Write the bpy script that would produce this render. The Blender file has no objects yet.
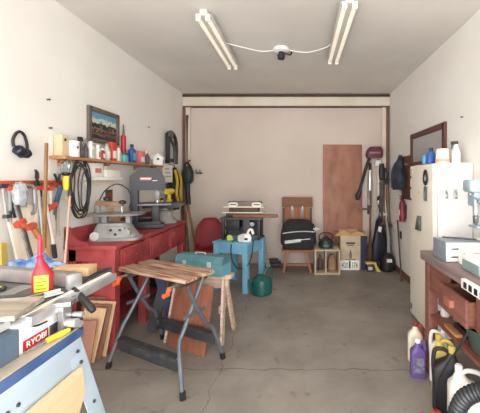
import bpy, bmesh, math, random
from mathutils import Vector, Matrix, Euler
random.seed(7)
PI = math.pi
SC = bpy.context.scene
COL = SC.collection
V = Vector
# ---------------------------------------------------------------- materials
def lin(h):
    h = h.lstrip('#')
    c = [int(h[i:i+2], 16)/255 for i in (0, 2, 4)]
    return [(x/12.92 if x <= .04045 else ((x+.055)/1.055)**2.4) for x in c] + [1.0]
MATS = {}
def mat(name, c1, c2=None, rough=.6, metal=0, scale=6, stretch=(1, 1, 1), bump=0, detail=4, spec=.5, lo=.35, hi=.65, alpha=1, emit=0, trans=0, coord='Object'):
    if name in MATS: return MATS[name]
    m = bpy.data.materials.new(name); m.use_nodes = True
    nt = m.node_tree; b = nt.nodes['Principled BSDF']
    b.inputs['Roughness'].default_value = rough; b.inputs['Metallic'].default_value = metal
    b.inputs['Specular IOR Level'].default_value = spec
    b.inputs['Base Color'].default_value = lin(c1)
    if c2:
        tc = nt.nodes.new('ShaderNodeTexCoord'); mp = nt.nodes.new('ShaderNodeMapping')
        nz = nt.nodes.new('ShaderNodeTexNoise'); rp = nt.nodes.new('ShaderNodeValToRGB')
        mp.inputs['Scale'].default_value = stretch
        nz.inputs['Scale'].default_value = scale; nz.inputs['Detail'].default_value = detail
        nt.links.new(tc.outputs[coord], mp.inputs['Vector']); nt.links.new(mp.outputs['Vector'], nz.inputs['Vector'])
        nt.links.new(nz.outputs['Fac'], rp.inputs['Fac'])
        rp.color_ramp.elements[0].position = lo; rp.color_ramp.elements[1].position = hi
        rp.color_ramp.elements[0].color = lin(c1); rp.color_ramp.elements[1].color = lin(c2)
        nt.links.new(rp.outputs['Color'], b.inputs['Base Color'])
        if bump:
            bp = nt.nodes.new('ShaderNodeBump'); bp.inputs['Strength'].default_value = bump; bp.inputs['Distance'].default_value = .01
            nt.links.new(nz.outputs['Fac'], bp.inputs['Height']); nt.links.new(bp.outputs['Normal'], b.inputs['Normal'])
    if trans:
        b.inputs['Transmission Weight'].default_value = trans; b.inputs['IOR'].default_value = 1.3
    if alpha < 1: b.inputs['Alpha'].default_value = alpha
    if emit:
        b.inputs['Emission Color'].default_value = lin(c1); b.inputs['Emission Strength'].default_value = emit
    MATS[name] = m
    return m
def wood(name, c1, c2, axis='z', scale=5, rough=.6, bump=.15):
    s = {'x': (.6, 7, 7), 'y': (7, .6, 7), 'z': (7, 7, .6)}[axis]
    return mat(name, c1, c2, rough=rough, scale=scale, stretch=s, bump=bump, lo=.3, hi=.7)
M = lambda n: MATS[n]
mat('black', '#1b1a1c', '#29282a', .5); mat('black_gloss', '#121214', None, .25); mat('dark_grey', '#3b3c3f', '#4a4a4c', .5)
mat('rubber', '#151515', None, .8); mat('grey', '#8c8c8a', '#9d9c98', .5); mat('light_grey', '#c6c6c2', '#d3d2cc', .5)
mat('steel', '#b9bbbc', '#8f9192', .35, .8, scale=15); mat('bright_steel', '#d9dadb', '#c2c3c4', .3, .6, scale=12); mat('dark_steel', '#57585a', '#6d6c6b', .4, .7)
mat('cast_iron', '#4c4e52', '#7d7b78', .45, .4, scale=7, stretch=(1, 3, 1)); mat('rust', '#6b4433', '#8a6048', .8, .2, scale=20)
mat('white', '#ecebe6', '#f5f4f0', .5); mat('white_gloss', '#f0efeb', None, .25); mat('paper', '#e8e4da', '#f0ede5', .8)
mat('cream', '#e6dcc4', '#eee6d2', .6); mat('red', '#b3202e', None, .4); mat('bright_red', '#d8283c', None, .35)
mat('orange', '#e0622a', None, .45); mat('orange_red', '#cf5a40', '#bd4a35', .6); mat('yellow', '#ecd03a', None, .45); mat('dull_yellow', '#d5c06a', '#c9b45c', .5)
mat('blue', '#2a57a0', None, .4); mat('navy', '#1f2a44', '#283555', .6); mat('sky_blue', '#5aa0c8', None, .4); mat('teal', '#3f9a9c', None, .4)
mat('purple', '#6f5a9c', '#7a66a8', .25); mat('green', '#1f4a44', '#27564f', .4); mat('dark_green', '#172824', '#1f332e', .5)
mat('maroon', '#5a2030', '#6a2a3a', .5); mat('pink', '#e07a78', None, .5); mat('lime', '#b6cc3a', None, .5)
mat('scroll_grey', '#8d918f', '#9da09c', .4); mat('arm_tan', '#a78468', '#967259', .5)
mat('glass_dark', '#8f8c8c', '#5d5a60', .15, scale=30, trans=.35); mat('soft_green', '#b9cdb5', None, .5); mat('red_orange', '#d2503c', '#c2402f', .5); mat('frame_grey', '#5d544c', '#6f645a', .6, scale=12); mat('navy_black', '#1a2030', None, .4)
mat('beige_lip', '#b3a692', '#c6b9a5', .5); mat('fence_grey', '#a89d98', '#8f8884', .45, .3, scale=9); mat('lime_dark', '#6f8f2a', None, .5); mat('leg_grey', '#6f757c', '#5c6269', .4, .4); mat('worn_black', '#35373a', '#55565a', .5, scale=18, lo=.5, hi=.75); mat('sky_teal', '#6fa6b4', '#5f98a6', .4); mat('taupe', '#6f5f55', '#7d6c60', .5); mat('red_fabric', '#7a0f1c', '#8a1624', .6); mat('can_green', '#16524c', '#1b5f57', .35)
wood('worn_plank', '#d8c9b6', '#b08a72', 'x', scale=6); wood('brown_panel', '#7a4a36', '#9a6048', 'z', scale=4)
mat('black_fabric', '#1d1c1e', '#2c2a2c', .85, scale=30); mat('kraft', '#8f6f52', '#a5835f', .8); mat('kraft_light', '#d2ab7c', '#c09767', .8); mat('box_card', '#cdbba2', '#bda98f', .8, scale=8); mat('grille_pink', '#a0707c', None, .5); mat('lime_grey', '#8f967a', None, .5); mat('duster_maroon', '#6f4448', '#52343a', .9, scale=30); mat('denim', '#27303d', '#465160', .9, scale=9); mat('maroon_red', '#7c1a32', '#8e263c', .35); mat('mirror_grey', '#b3b4b5', '#a5a7a9', .35, scale=2); mat('fridge_white', '#f2f1ef', '#f6f5f3', .3); mat('fridge_cream', '#ece4d4', '#efe8da', .35); mat('bucket_pink', '#d9a894', None, .5)
wood('top_rail_wood', '#6f4630', '#8a5a3e', 'x')
mat('case_grey', '#8f96a2', '#9ca2ac', .4, .3); mat('case_green', '#7f9490', '#8ea29d', .45); mat('drill_blue', '#9fb4c0', '#aec1cb', .4, .2); mat('tub_green', '#39463f', '#434f49', .5); mat('jug_white', '#dedbd4', '#e8e5de', .4); mat('purple_clear', '#7a63a6', None, .15, trans=.35); mat('label_dark', '#4a4a63', '#8a86a0', .5, scale=30); mat('jug_yellow', '#d9bd55', '#e2c965', .4); mat('hose_black', '#2a2c2f', '#37393c', .4); mat('slate_blue', '#4b647f', '#5a7490', .5); mat('rod_pink', '#dcb8a6', None, .5); mat('strap_yellow', '#c9a53a', '#b8942f', .7); mat('orange_wood', '#b06a38', '#9a5a2e', .5)
wood('knob_wood', '#a56a55', '#8f5a48', 'y'); wood('shelf_wood_dark', '#8a5444', '#70402f', 'y')
mat('jug_cream', '#ddd3b8', '#e4dcc6', .35); mat('cap_red', '#8f3430', None, .5)
mat('saw_table', '#a3a09c', '#8f8c88', .4, .5, scale=6)
mat('fixture_white', '#c9c6be', None, .4)
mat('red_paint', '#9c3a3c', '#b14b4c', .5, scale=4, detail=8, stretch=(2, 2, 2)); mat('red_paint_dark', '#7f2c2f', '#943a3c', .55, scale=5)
mat('table_blue', '#6aacca', '#80bcd6', .5, scale=5, detail=8); mat('machine_blue', '#586b80', '#66798c', .45); mat('saw_blue', '#4b6896', '#3d5785', .45, scale=8)
mat('stand_blue', '#aebfcc', '#bac9d4', .4); mat('steel_teal', '#3f6c72', '#527d81', .45, scale=9)
mat('saw_navy', '#13161c', '#1b1f27', .45); mat('cloth_blue', '#3f66a8', '#9db8dc', .8, scale=14, lo=.4, hi=.6)
wood('pine', '#d8b48a', '#c39a6c', 'y'); wood('pine_z', '#dcba92', '#c79f74', 'z'); wood('pale_wood', '#f2e6d6', '#e9d9c4', 'z'); wood('pale_wood_y', '#eadcc6', '#dbc6a6', 'y')
wood('shelf_wood', '#c08a5c', '#a6704a', 'y'); wood('brown_wood', '#8a5a40', '#70452f', 'z'); wood('brown_wood_y', '#8a5a40', '#70452f', 'y')
wood('bench_wood', '#786664', '#948280', 'y'); wood('drawer_wood', '#8c5a4e', '#6f4238', 'y'); wood('frame_wood', '#6a4038', '#55302b', 'y')
mat('ply', '#ab7860', '#8f5f4c', .6, scale=3.2, stretch=(2, 2, .8), detail=6); wood('chair_wood', '#a5663f', '#8a4e30', 'z'); wood('crate_wood', '#cdbba0', '#b8a386', 'x')
mat('painted_plank', '#c2a58c', '#7d4a38', .65, scale=9, stretch=(.5, 6, 6), lo=.38, hi=.62, detail=7, bump=.2); wood('handle_wood', '#a8794f', '#8f6540', 'z'); wood('grey_wood', '#b5aa9a', '#8f8576', 'x')
wood('dark_wood', '#4a3630', '#5b443a', 'z'); wood('birch', '#e0c9a6', '#d4b98f', 'y', scale=3)
mat('glass', '#eef4f4', None, .05, trans=.9, spec=.5); mat('plastic_wrap', '#dfe4e6', '#b0b7bb', .2, scale=25, trans=.3)

# ---------------------------------------------------------------- mesh builder
def rotm(rot): return Euler(rot, 'XYZ').to_matrix().to_4x4()
class MB:
    def __init__(s): s.bm = bmesh.new()
    def add(s, vs, fs):
        v = [s.bm.verts.new(p) for p in vs]
        for f in fs:
            try: s.bm.faces.new([v[i] for i in f])
            except ValueError: pass
        return v
    def box(s, c, d, rot=(0, 0, 0), bev=0, top=None):
        m = Matrix.Translation(c) @ rotm(rot); x, y, z = [q/2 for q in d]
        t = top or (1, 1)
        P = [(-x, -y, -z), (x, -y, -z), (x, y, -z), (-x, y, -z), (-x*t[0], -y*t[1], z), (x*t[0], -y*t[1], z), (x*t[0], y*t[1], z), (-x*t[0], y*t[1], z)]
        v = s.add([m @ V(p) for p in P], [(3, 2, 1, 0), (4, 5, 6, 7), (0, 1, 5, 4), (1, 2, 6, 5), (2, 3, 7, 6), (3, 0, 4, 7)])
        if bev:
            es = list({e for q in v for e in q.link_edges})
            bmesh.ops.bevel(s.bm, geom=es, offset=bev, segments=2, profile=.6, affect='EDGES')
        return s
    def b2(s, lo, hi, bev=0): # box by corners
        lo, hi = V(lo), V(hi); return s.box((lo+hi)/2, hi-lo, bev=bev)
    def beam(s, p0, p1, w, h, up=(0, 0, 1), bev=0):
        p0, p1 = V(p0), V(p1); d = (p1-p0); L = d.length; d.normalize(); u = V(up)
        if abs(d.dot(u)) > .98: u = V((0, 1, 0))
        r = d.cross(u).normalized(); u = r.cross(d)
        R = Matrix((r, d, u)).transposed().to_4x4(); m = Matrix.Translation((p0+p1)/2) @ R
        x, y, z = w/2, L/2, h/2
        P = [(-x, -y, -z), (x, -y, -z), (x, y, -z), (-x, y, -z), (-x, -y, z), (x, -y, z), (x, y, z), (-x, y, z)]
        v = s.add([m @ V(p) for p in P], [(3, 2, 1, 0), (4, 5, 6, 7), (0, 1, 5, 4), (1, 2, 6, 5), (2, 3, 7, 6), (3, 0, 4, 7)])
        if bev:
            es = list({e for q in v for e in q.link_edges})
            bmesh.ops.bevel(s.bm, geom=es, offset=bev, segments=2, profile=.6, affect='EDGES')
        return s
    def tube(s, pts, r, n=8, closed=False, smooth=0, flat=1.0):
        pts = [V(p) for p in pts]
        rs = list(r) if isinstance(r, (list, tuple)) else [r]*len(pts)
        if smooth:
            P, R = [], []; N = len(pts); rng = range(N) if closed else range(N-1)
            g = (lambda i: pts[i % N]) if closed else (lambda i: pts[min(max(i, 0), N-1)])
            for i in rng:
                a, b, c, d = g(i-1), g(i), g(i+1), g(i+2)
                for k in range(smooth):
                    t = k/smooth
                    P.append(.5*((2*b)+(c-a)*t+(2*a-5*b+4*c-d)*t*t+(3*b-a-3*c+d)*t**3)); R.append(rs[i]*(1-t)+rs[(i+1) % N]*t)
            if not closed: P.append(pts[-1]); R.append(rs[-1])
            pts, rs = P, R
        N = len(pts); rings = []; u = None
        for i in range(N):
            if closed: d = pts[(i+1) % N]-pts[i-1]
            else: d = pts[min(i+1, N-1)]-pts[max(i-1, 0)]
            if d.length < 1e-9: d = V((0, 0, 1))
            d.normalize()
            if u is None:
                u = V((0, 0, 1)) if abs(d.z) < .9 else V((1, 0, 0))
            u = (u-d*u.dot(d)); u = u.normalized() if u.length > 1e-6 else d.orthogonal().normalized()
            w = d.cross(u)
            rings.append([s.bm.verts.new(pts[i]+(u*math.cos(2*PI*k/n)+w*math.sin(2*PI*k/n)*flat)*rs[i]) for k in range(n)])
        for i in range(N if closed else N-1):
            a, b = rings[i], rings[(i+1) % N]
            for k in range(n):
                try: s.bm.faces.new((a[k], a[(k+1) % n], b[(k+1) % n], b[k]))
                except ValueError: pass
        if not closed:
            s.bm.faces.new(rings[0][::-1]); s.bm.faces.new(rings[-1])
        return s
    def cyl(s, p0, p1, r0, r1=None, n=16):
        return s.tube([p0, p1], [r0, r0 if r1 is None else r1], n)
    def lathe(s, prof, c=(0, 0, 0), n=20, rot=(0, 0, 0), sc=(1, 1)):
        m = Matrix.Translation(c) @ rotm(rot); rings = []
        for r, z in prof:
            rings.append([s.bm.verts.new(m @ V((max(r, 1e-4)*math.cos(2*PI*k/n)*sc[0], max(r, 1e-4)*math.sin(2*PI*k/n)*sc[1], z))) for k in range(n)])
        for a, b in zip(rings, rings[1:]):
            for k in range(n): s.bm.faces.new((a[k], a[(k+1) % n], b[(k+1) % n], b[k]))
        s.bm.faces.new(rings[0][::-1]); s.bm.faces.new(rings[-1])
        return s
    def prism(s, poly, ax, a, b):
        f = {'x': lambda p, t: (t, p[0], p[1]), 'y': lambda p, t: (p[0], t, p[1]), 'z': lambda p, t: (p[0], p[1], t)}[ax]
        n = len(poly); v = s.add([f(p, a) for p in poly]+[f(p, b) for p in poly], [])
        s.bm.faces.new(v[:n][::-1]); s.bm.faces.new(v[n:])
        for i in range(n): s.bm.faces.new((v[i], v[(i+1) % n], v[n+(i+1) % n], v[n+i]))
        return s
    def sphere(s, c, r, n=14):
        r = (r, r, r) if not isinstance(r, tuple) else r
        m = Matrix.Translation(c) @ Matrix.Diagonal((*r, 1))
        bmesh.ops.create_uvsphere(s.bm, u_segments=n, v_segments=max(6, n//2+2), radius=1, matrix=m); return s
    def loft(s, secs, n=24):   # secs: (cx, cy, z, hx, hy, power) rounded-rectangle sections along z
        rings = []
        for cx, cy, z, hx, hy, p in secs:
            rg = []
            for k in range(n):
                t = 2*PI*(k+.5)/n; c, q = math.cos(t), math.sin(t)
                rg.append(s.bm.verts.new((cx+hx*math.copysign(abs(c)**(2/p), c), cy+hy*math.copysign(abs(q)**(2/p), q), z)))
            rings.append(rg)
        for a, b in zip(rings, rings[1:]):
            for k in range(n): s.bm.faces.new((a[k], a[(k+1) % n], b[(k+1) % n], b[k]))
        s.bm.faces.new(rings[0][::-1]); s.bm.faces.new(rings[-1]); return s
    def xf(s, loc=(0, 0, 0), rot=(0, 0, 0)):
        s.bm.transform(Matrix.Translation(loc) @ rotm(rot)); return s
    def jitter(s, a, sub=0):
        if sub: bmesh.ops.subdivide_edges(s.bm, edges=s.bm.edges[:], cuts=sub, use_grid_fill=True)
        for v in s.bm.verts: v.co += V((random.uniform(-a, a), random.uniform(-a, a), random.uniform(-a, a)))
        return s
    def build(s, name, m, parent=None, world=False, ang=35):
        bm = s.bm
        if world and parent is not None:
            bm.transform((Matrix.Translation(parent.location) @ parent.rotation_euler.to_matrix().to_4x4()).inverted())
        bmesh.ops.recalc_face_normals(bm, faces=bm.faces[:])
        for f in bm.faces: f.smooth = True
        for e in bm.edges:
            if len(e.link_faces) == 2 and e.calc_face_angle(0) > math.radians(ang): e.smooth = False
        me = bpy.data.meshes.new(name); bm.to_mesh(me); bm.free()
        me.materials.append(MATS[m] if isinstance(m, str) else m)
        o = bpy.data.objects.new(name, me); COL.objects.link(o)
        if parent: o.parent = parent
        return o
def thing(name, label, cat, loc=(0, 0, 0), rz=0, group=None):
    o = bpy.data.objects.new(name, None); COL.objects.link(o); o.empty_display_size = .05
    o.location = loc; o.rotation_euler = (0, 0, rz); o['label'] = label; o['category'] = cat
    if group: o['group'] = group
    return o
def tag(o, label, cat, group=None):
    o['label'] = label; o['category'] = cat
    if group: o['group'] = group
    return o
def single(mb, name, m, label, cat, group=None, loc=None, rz=0):
    o = mb.build(name, m); tag(o, label, cat, group)
    if loc: o.location = loc
    o.rotation_euler = (0, 0, rz); return o
def struct(mb, name, m, parent=None):
    o = mb.build(name, m, parent)
    if not parent: o['kind'] = 'structure'
    return o
def text(name, s, size, m, parent, loc, rot, extrude=.001, align='CENTER', sx=1):
    c = bpy.data.curves.new(name, 'FONT'); c.body = s; c.size = size; c.extrude = extrude; c.align_x = align; c.align_y = 'CENTER'
    t = bpy.data.objects.new(name+'_tmp', c); COL.objects.link(t); bpy.context.view_layer.update()
    me = bpy.data.meshes.new_from_object(t); bpy.data.objects.remove(t); bpy.data.curves.remove(c)
    me.materials.clear(); me.materials.append(MATS[m])
    o = bpy.data.objects.new(name, me); COL.objects.link(o); o.parent = parent
    o.location = loc; o.rotation_euler = rot; o.scale = (sx, 1, 1); return o
# pixel -> place helpers (camera at 0,0,1.5 looking along +y)
F, H, CX, CY = 320.0, 1.5, 299.0, 179.0
def at(px, py, y): return V(((px-CX)*y/F, y, H-(py-CY)*y/F))
def fl(px, py, z=0):
    y = F*(H-z)/(py-CY); return V(((px-CX)*y/F, y, z))
def onx(px, py, x):
    y = F*x/(px-CX); return V((x, y, H-(py-CY)*y/F))
XL, XR, YB, ZC, YF = -2.05, 1.60, 5.70, 3.0, -.8

# ---------------------------------------------------------------- camera, light
cam = bpy.data.cameras.new('camera'); co = bpy.data.objects.new('camera', cam); COL.objects.link(co)
co.location = (0, 0, H); co.rotation_euler = (PI/2, 0, 0)
cam.sensor_width = 36; cam.sensor_fit = 'HORIZONTAL'; cam.lens = F/480*36
cam.shift_x = -(CX-240)/480; cam.shift_y = (CY-206.5)/480; cam.clip_start = .02
SC.camera = co
w = bpy.data.worlds.new('world'); SC.world = w; w.use_nodes = True
w.node_tree.nodes['Background'].inputs['Color'].default_value = (1.0, 1.0, 1.0, 1)
w.node_tree.nodes['Background'].inputs['Strength'].default_value = 3.0
def portal(loc, rot, sx, sy):
    l = bpy.data.lights.new('daylight_portal', 'AREA'); l.shape = 'RECTANGLE'; l.size = sx; l.size_y = sy
    l.cycles.is_portal = True
    o = bpy.data.objects.new('daylight_portal', l); COL.objects.link(o); o.location = loc; o.rotation_euler = rot
portal(((XL+XR)/2, YF-.05, 1.28), (PI/2, 0, 0), 3.55, 2.5)
SC.view_settings.view_transform = 'Standard'; SC.view_settings.look = 'None'; SC.view_settings.gamma = 1
SC.view_settings.use_curve_mapping = False; SC.view_settings.exposure = 1.42

# ---------------------------------------------------------------- setting
mat('wall_paint', '#ece8e1', '#f2efe9', .85, scale=1.3, detail=6, bump=.05)
mat('wall_back_paint', '#cdbeb2', '#d6c8bc', .85, scale=1.1, detail=6, bump=.04)
mat('ceiling_paint', '#d0cac2', '#dcd7cf', .9, scale=.9, detail=5)
mat('trim_paint', '#d9ccba', '#e2d7c7', .7, scale=3); mat('trim_brown', '#6b4636', '#7d5644', .7, scale=6, stretch=(4, 4, .6))
mat('trim_dark', '#4a3328', '#5a4034', .7)
def floor_material():
    m = bpy.data.materials.new('concrete'); m.use_nodes = True; nt = m.node_tree; b = nt.nodes['Principled BSDF']
    L = nt.links.new; N = nt.nodes.new
    tc = N('ShaderNodeTexCoord'); n1 = N('ShaderNodeTexNoise'); n1.inputs['Scale'].default_value = 1.6; n1.inputs['Detail'].default_value = 9; n1.inputs['Roughness'].default_value = .62
    r1 = N('ShaderNodeValToRGB'); r1.color_ramp.elements[0].position = .3; r1.color_ramp.elements[1].position = .7
    r1.color_ramp.elements[0].color = lin('#7b736c'); r1.color_ramp.elements[1].color = lin('#9d958d')
    L(tc.outputs['Object'], n1.inputs['Vector']); L(n1.outputs['Fac'], r1.inputs['Fac'])
    # dark specks and stains
    n2 = N('ShaderNodeTexNoise'); n2.inputs['Scale'].default_value = 7; n2.inputs['Detail'].default_value = 5; L(tc.outputs['Object'], n2.inputs['Vector'])
    r2 = N('ShaderNodeValToRGB'); r2.color_ramp.elements[0].position = .62; r2.color_ramp.elements[1].position = .72
    r2.color_ramp.elements[0].color = (1, 1, 1, 1); r2.color_ramp.elements[1].color = (.62, .6, .58, 1); L(n2.outputs['Fac'], r2.inputs['Fac'])
    mx = N('ShaderNodeMix'); mx.data_type = 'RGBA'; mx.blend_type = 'MULTIPLY'; mx.inputs['Factor'].default_value = .8
    L(r1.outputs['Color'], mx.inputs['A']); L(r2.outputs['Color'], mx.inputs['B'])
    last = mx.outputs['Result']
    sp = N('ShaderNodeSeparateXYZ'); nw = N('ShaderNodeTexNoise'); nw.inputs['Scale'].default_value = 5; nw.inputs['Detail'].default_value = 4
    L(tc.outputs['Object'], nw.inputs['Vector']); L(tc.outputs['Object'], sp.inputs['Vector'])
    def crack(axis, pos, wid, amp):
        nonlocal last
        a = N('ShaderNodeMath'); a.operation = 'MULTIPLY_ADD'; a.inputs[1].default_value = amp; L(nw.outputs['Fac'], a.inputs[0]); L(sp.outputs[axis], a.inputs[2])
        s_ = N('ShaderNodeMath'); s_.operation = 'SUBTRACT'; L(a.outputs[0], s_.inputs[0]); s_.inputs[1].default_value = pos+amp*.5
        ab = N('ShaderNodeMath'); ab.operation = 'ABSOLUTE'; L(s_.outputs[0], ab.inputs[0])
        ls = N('ShaderNodeMath'); ls.operation = 'LESS_THAN'; ls.inputs[1].default_value = wid; L(ab.outputs[0], ls.inputs[0])
        q = N('ShaderNodeMix'); q.data_type = 'RGBA'; q.blend_type = 'MULTIPLY'; L(ls.outputs[0], q.inputs['Factor'])
        L(last, q.inputs['A']); q.inputs['B'].default_value = (.6, .57, .54, 1); last = q.outputs['Result']
    crack('Y', 2.52, .005, .10); crack('X', -.62, .003, .16); crack('Y', 3.75, .003, .16)
    L(last, b.inputs['Base Color']); b.inputs['Roughness'].default_value = .55; b.inputs['Specular IOR Level'].default_value = .35
    bp = N('ShaderNodeBump'); bp.inputs['Strength'].default_value = .12; bp.inputs['Distance'].default_value = .01; L(n1.outputs['Fac'], bp.inputs['Height']); L(bp.outputs['Normal'], b.inputs['Normal'])
    MATS['concrete'] = m
floor_material()
struct(MB().b2((XL-.1, YF, -.1), (XR+.1, YB+.1, 0)), 'floor', 'concrete')
struct(MB().b2((XL-.1, YF, 0), (XL, YB+.1, ZC)), 'wall_left', 'wall_paint')
struct(MB().b2((XR, YF, 0), (XR+.1, YB+.1, ZC)), 'wall_right', 'wall_paint')
struct(MB().b2((XL, YB, 0), (XR, YB+.1, ZC)), 'wall_back', 'wall_back_paint')
struct(MB().b2((XL-.1, YF, ZC), (XR+.1, YB+.1, ZC+.1)), 'ceiling', 'ceiling_paint')
struct(MB().b2((XL-.1, YF-.1, 2.55), (XR+.1, YF, ZC+.1)), 'wall_front', 'wall_paint')
struct(MB().b2((XL, YB-.07, 2.79), (XR, YB, 2.945), bev=.004), 'trim_1', 'trim_paint')            # header beam
struct(MB().b2((XL, YB-.08, 2.945), (XR, YB, 2.985), bev=.004), 'trim_2', 'trim_dark')
struct(MB().b2((XL, YB-.06, 2.765), (XR, YB, 2.79)), 'trim_3', 'trim_brown')
struct(MB().b2((XL, YB-.075, 0), (XL+.045, YB, 2.765)), 'trim_4', 'trim_brown')
struct(MB().b2((XL+.045, YB-.05, 0), (XL+.13, YB, 2.765), bev=.004), 'trim_5', 'trim_paint')
struct(MB().b2((XR-.06, YB-.075, 0), (XR-.02, YB, 2.765)), 'trim_6', 'trim_brown')
struct(MB().b2((XR-.13, YB-.05, 0), (XR-.06, YB, 2.765), bev=.004), 'trim_7', 'trim_paint')
struct(MB().b2((-1.80, YB-.012, .05), (1.30, YB, 2.745)), 'trim_8', 'wall_back_paint')            # sheeted-over doorway
struct(MB().b2((XR-.015, 3.6, 0), (XR, YB-.08, .09)), 'baseboard_right', 'trim_brown')
# ceiling fittings
def fixture(name, x, y0, y1, label):
    t = thing(name, label, 'light', (x, (y0+y1)/2, ZC), 0, None)
    L = (y1-y0)/2; z = -.055
    MB().b2((-.035, -L, -.05), (.035, L, 0), bev=.006).b2((-.075, -L, -.058), (.075, L, -.048), bev=.004).build('housing', 'fixture_white', t)
    for sx in (-1, 1):
        MB().cyl((sx*.042, -L+.03, -.085), (sx*.042, L-.03, -.085), .019, n=14).build('tube', 'lamp_tube', t)
        for e in (-1, 1): MB().b2((sx*.042-.02, e*L-.015, -.11), (sx*.042+.02, e*L+.015, -.05), bev=.004).build('socket', 'white', t)
mat('lamp_tube', '#fff6e6', None, .4, emit=.1)
fixture('ceiling_light', -.845, 2.82, 4.07, 'twin-tube fluorescent ceiling light above the left workbench side')
fixture('ceiling_light', .415, 2.62, 3.88, 'twin-tube fluorescent ceiling light on the refrigerator side')
t = thing('ceiling_rosette', 'black socket on a round white ceiling rose between the lights', 'lamp holder', (-.205, 3.68, ZC))
MB().lathe([(.09, 0), (.095, -.012), (.08, -.03), (.04, -.04)]).build('rose', 'white', t)
MB().lathe([(.028, -.038), (.03, -.06), (.045, -.075), (.04, -.12), (.02, -.125)]).build('socket', 'black', t)
c = MB().tube([(.03, .01, -.045), (.1, .03, -.06), (.12, -.02, -.05)], .01, smooth=4).build('lever', 'black', t)
def wire(pts, r, name, m, label, cat):
    return single(MB().tube(pts, r, n=6, smooth=5), name, m, label, cat)
wire([(-.29, 3.7, ZC-.012), (-.45, 3.72, ZC-.014), (-.7, 3.55, ZC-.02), (-.8, 3.5, ZC-.012)], .007, 'electrical_cable', 'white', 'white cable on the ceiling running to the left fluorescent light', 'cable')
wire([(-.11, 3.7, ZC-.012), (.1, 3.75, ZC-.016), (.3, 3.6, ZC-.02), (.365, 3.5, ZC-.012)], .007, 'electrical_cable', 'white', 'white cable on the ceiling running to the right fluorescent light', 'cable')
# ================================================================ left red workbench
BX, BY, BT = -1.60, 2.78, .92          # front face, near end, top
t = thing('workbench', 'long red painted workbench with drawers along the left wall', 'workbench', (-2.04, BY, 0))
D, Lb = .44, 1.71
MB().b2((0, -.01, BT-.035), (D+.015, Lb, BT), bev=.006).build('benchtop', 'red_paint', t)
MB().b2((0, .02, BT-.14), (.37, .045, BT-.035)).b2((0, Lb-.045, BT-.14), (.37, Lb-.02, BT-.035)).b2((0.01, .04, .0), (.03, Lb-.04, BT-.035)).build('apron', 'red_paint', t)
MB().prism([(0, BT), (0, BT+.16), (.02, BT+.165), (.045, BT+.15), (.06, BT+.10), (.10, BT+.055), (.15, BT+.035), (.19, BT+.025), (.21, BT)], 'y', 0, .025).b2((0, 0, BT), (.022, Lb, BT+.14), bev=.004).build('backsplash', 'red_paint', t)
for y in (0, .56, Lb-.08):
    MB().b2((D-.08, y, 0), (D, y+.08, BT-.035), bev=.004).build('leg', 'red_paint', t)
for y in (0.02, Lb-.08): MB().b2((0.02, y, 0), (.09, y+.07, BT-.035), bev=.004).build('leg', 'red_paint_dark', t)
MB().b2((.2, .025, 0), (D-.08, .045, BT-.14)).build('side_panel', 'red_paint', t)
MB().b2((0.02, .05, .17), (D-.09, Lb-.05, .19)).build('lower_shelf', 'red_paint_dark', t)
for y0, y1, zb in ((.09, .55, BT-.24), (.65, 1.13, BT-.30), (1.15, 1.62, BT-.30)):
    d = MB().b2((.06, y0, zb), (D-.012, y1, BT-.045)).b2((D-.014, y0+.004, zb+.004), (D+.008, y1-.004, BT-.05), bev=.004).b2((D+.004, y0+.04, zb+.04), (D+.014, y1-.04, BT-.085), bev=.005).build('drawer', 'red_paint', t)
    MB().lathe([(.008, 0), (.008, .012), (.016, .018), (.014, .03), (.004, .034)], ((D+.013), (y0+y1)/2, (zb+BT-.05)/2), 12, (0, PI/2, 0)).build('knob', 'red_paint_dark', d)

# things kept under the bench
def paint_can(loc, r, h, m, label):
    t = thing('paint_can', label, 'can', loc)
    MB().lathe([(r*.98, 0), (r, .005), (r, h-.008), (r*.97, h)]).build('body', m, t)
    MB().lathe([(r*.86, h-.006), (r*.9, h), (r*.84, h+.003), (r*.6, h+.002)]).build('lid', 'steel', t)
    MB().tube([(r*1.0, 0, h-.03), (r*.8, r*.9, h-.07), (0, r*1.2, h-.1), (-r*.8, r*.9, h-.07), (-r*1.0, 0, h-.03)], .002, 5, smooth=4).build('bail_handle', 'steel', t)
paint_can((-1.78, 3.62, .191), .085, .19, 'dark_grey', 'dark paint can on the shelf under the red workbench')
t = thing('storage_case', 'black plastic case standing under the red workbench', 'case', (-1.84, 3.9, .191))
MB().box((0, 0, .12), (.28, .1, .24), bev=.02).build('shell', 'black', t)
MB().tube([(-.07, 0, .24), (-.06, 0, .27), (.06, 0, .27), (.07, 0, .24)], .01, smooth=3).build('handle', 'black', t)
t = thing('tank', 'grey round tank lying in the kneehole of the red workbench', 'tank', (-1.86, 3.0, .191))
MB().lathe([(.02, 0), (.09, .02), (.1, .06), (.1, .3), (.08, .35), (.03, .37)]).build('body', 'grey', t)
MB().lathe([(.02, .37), (.02, .41), (.035, .415), (.03, .44)]).build('valve', 'dark_steel', t)

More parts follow.
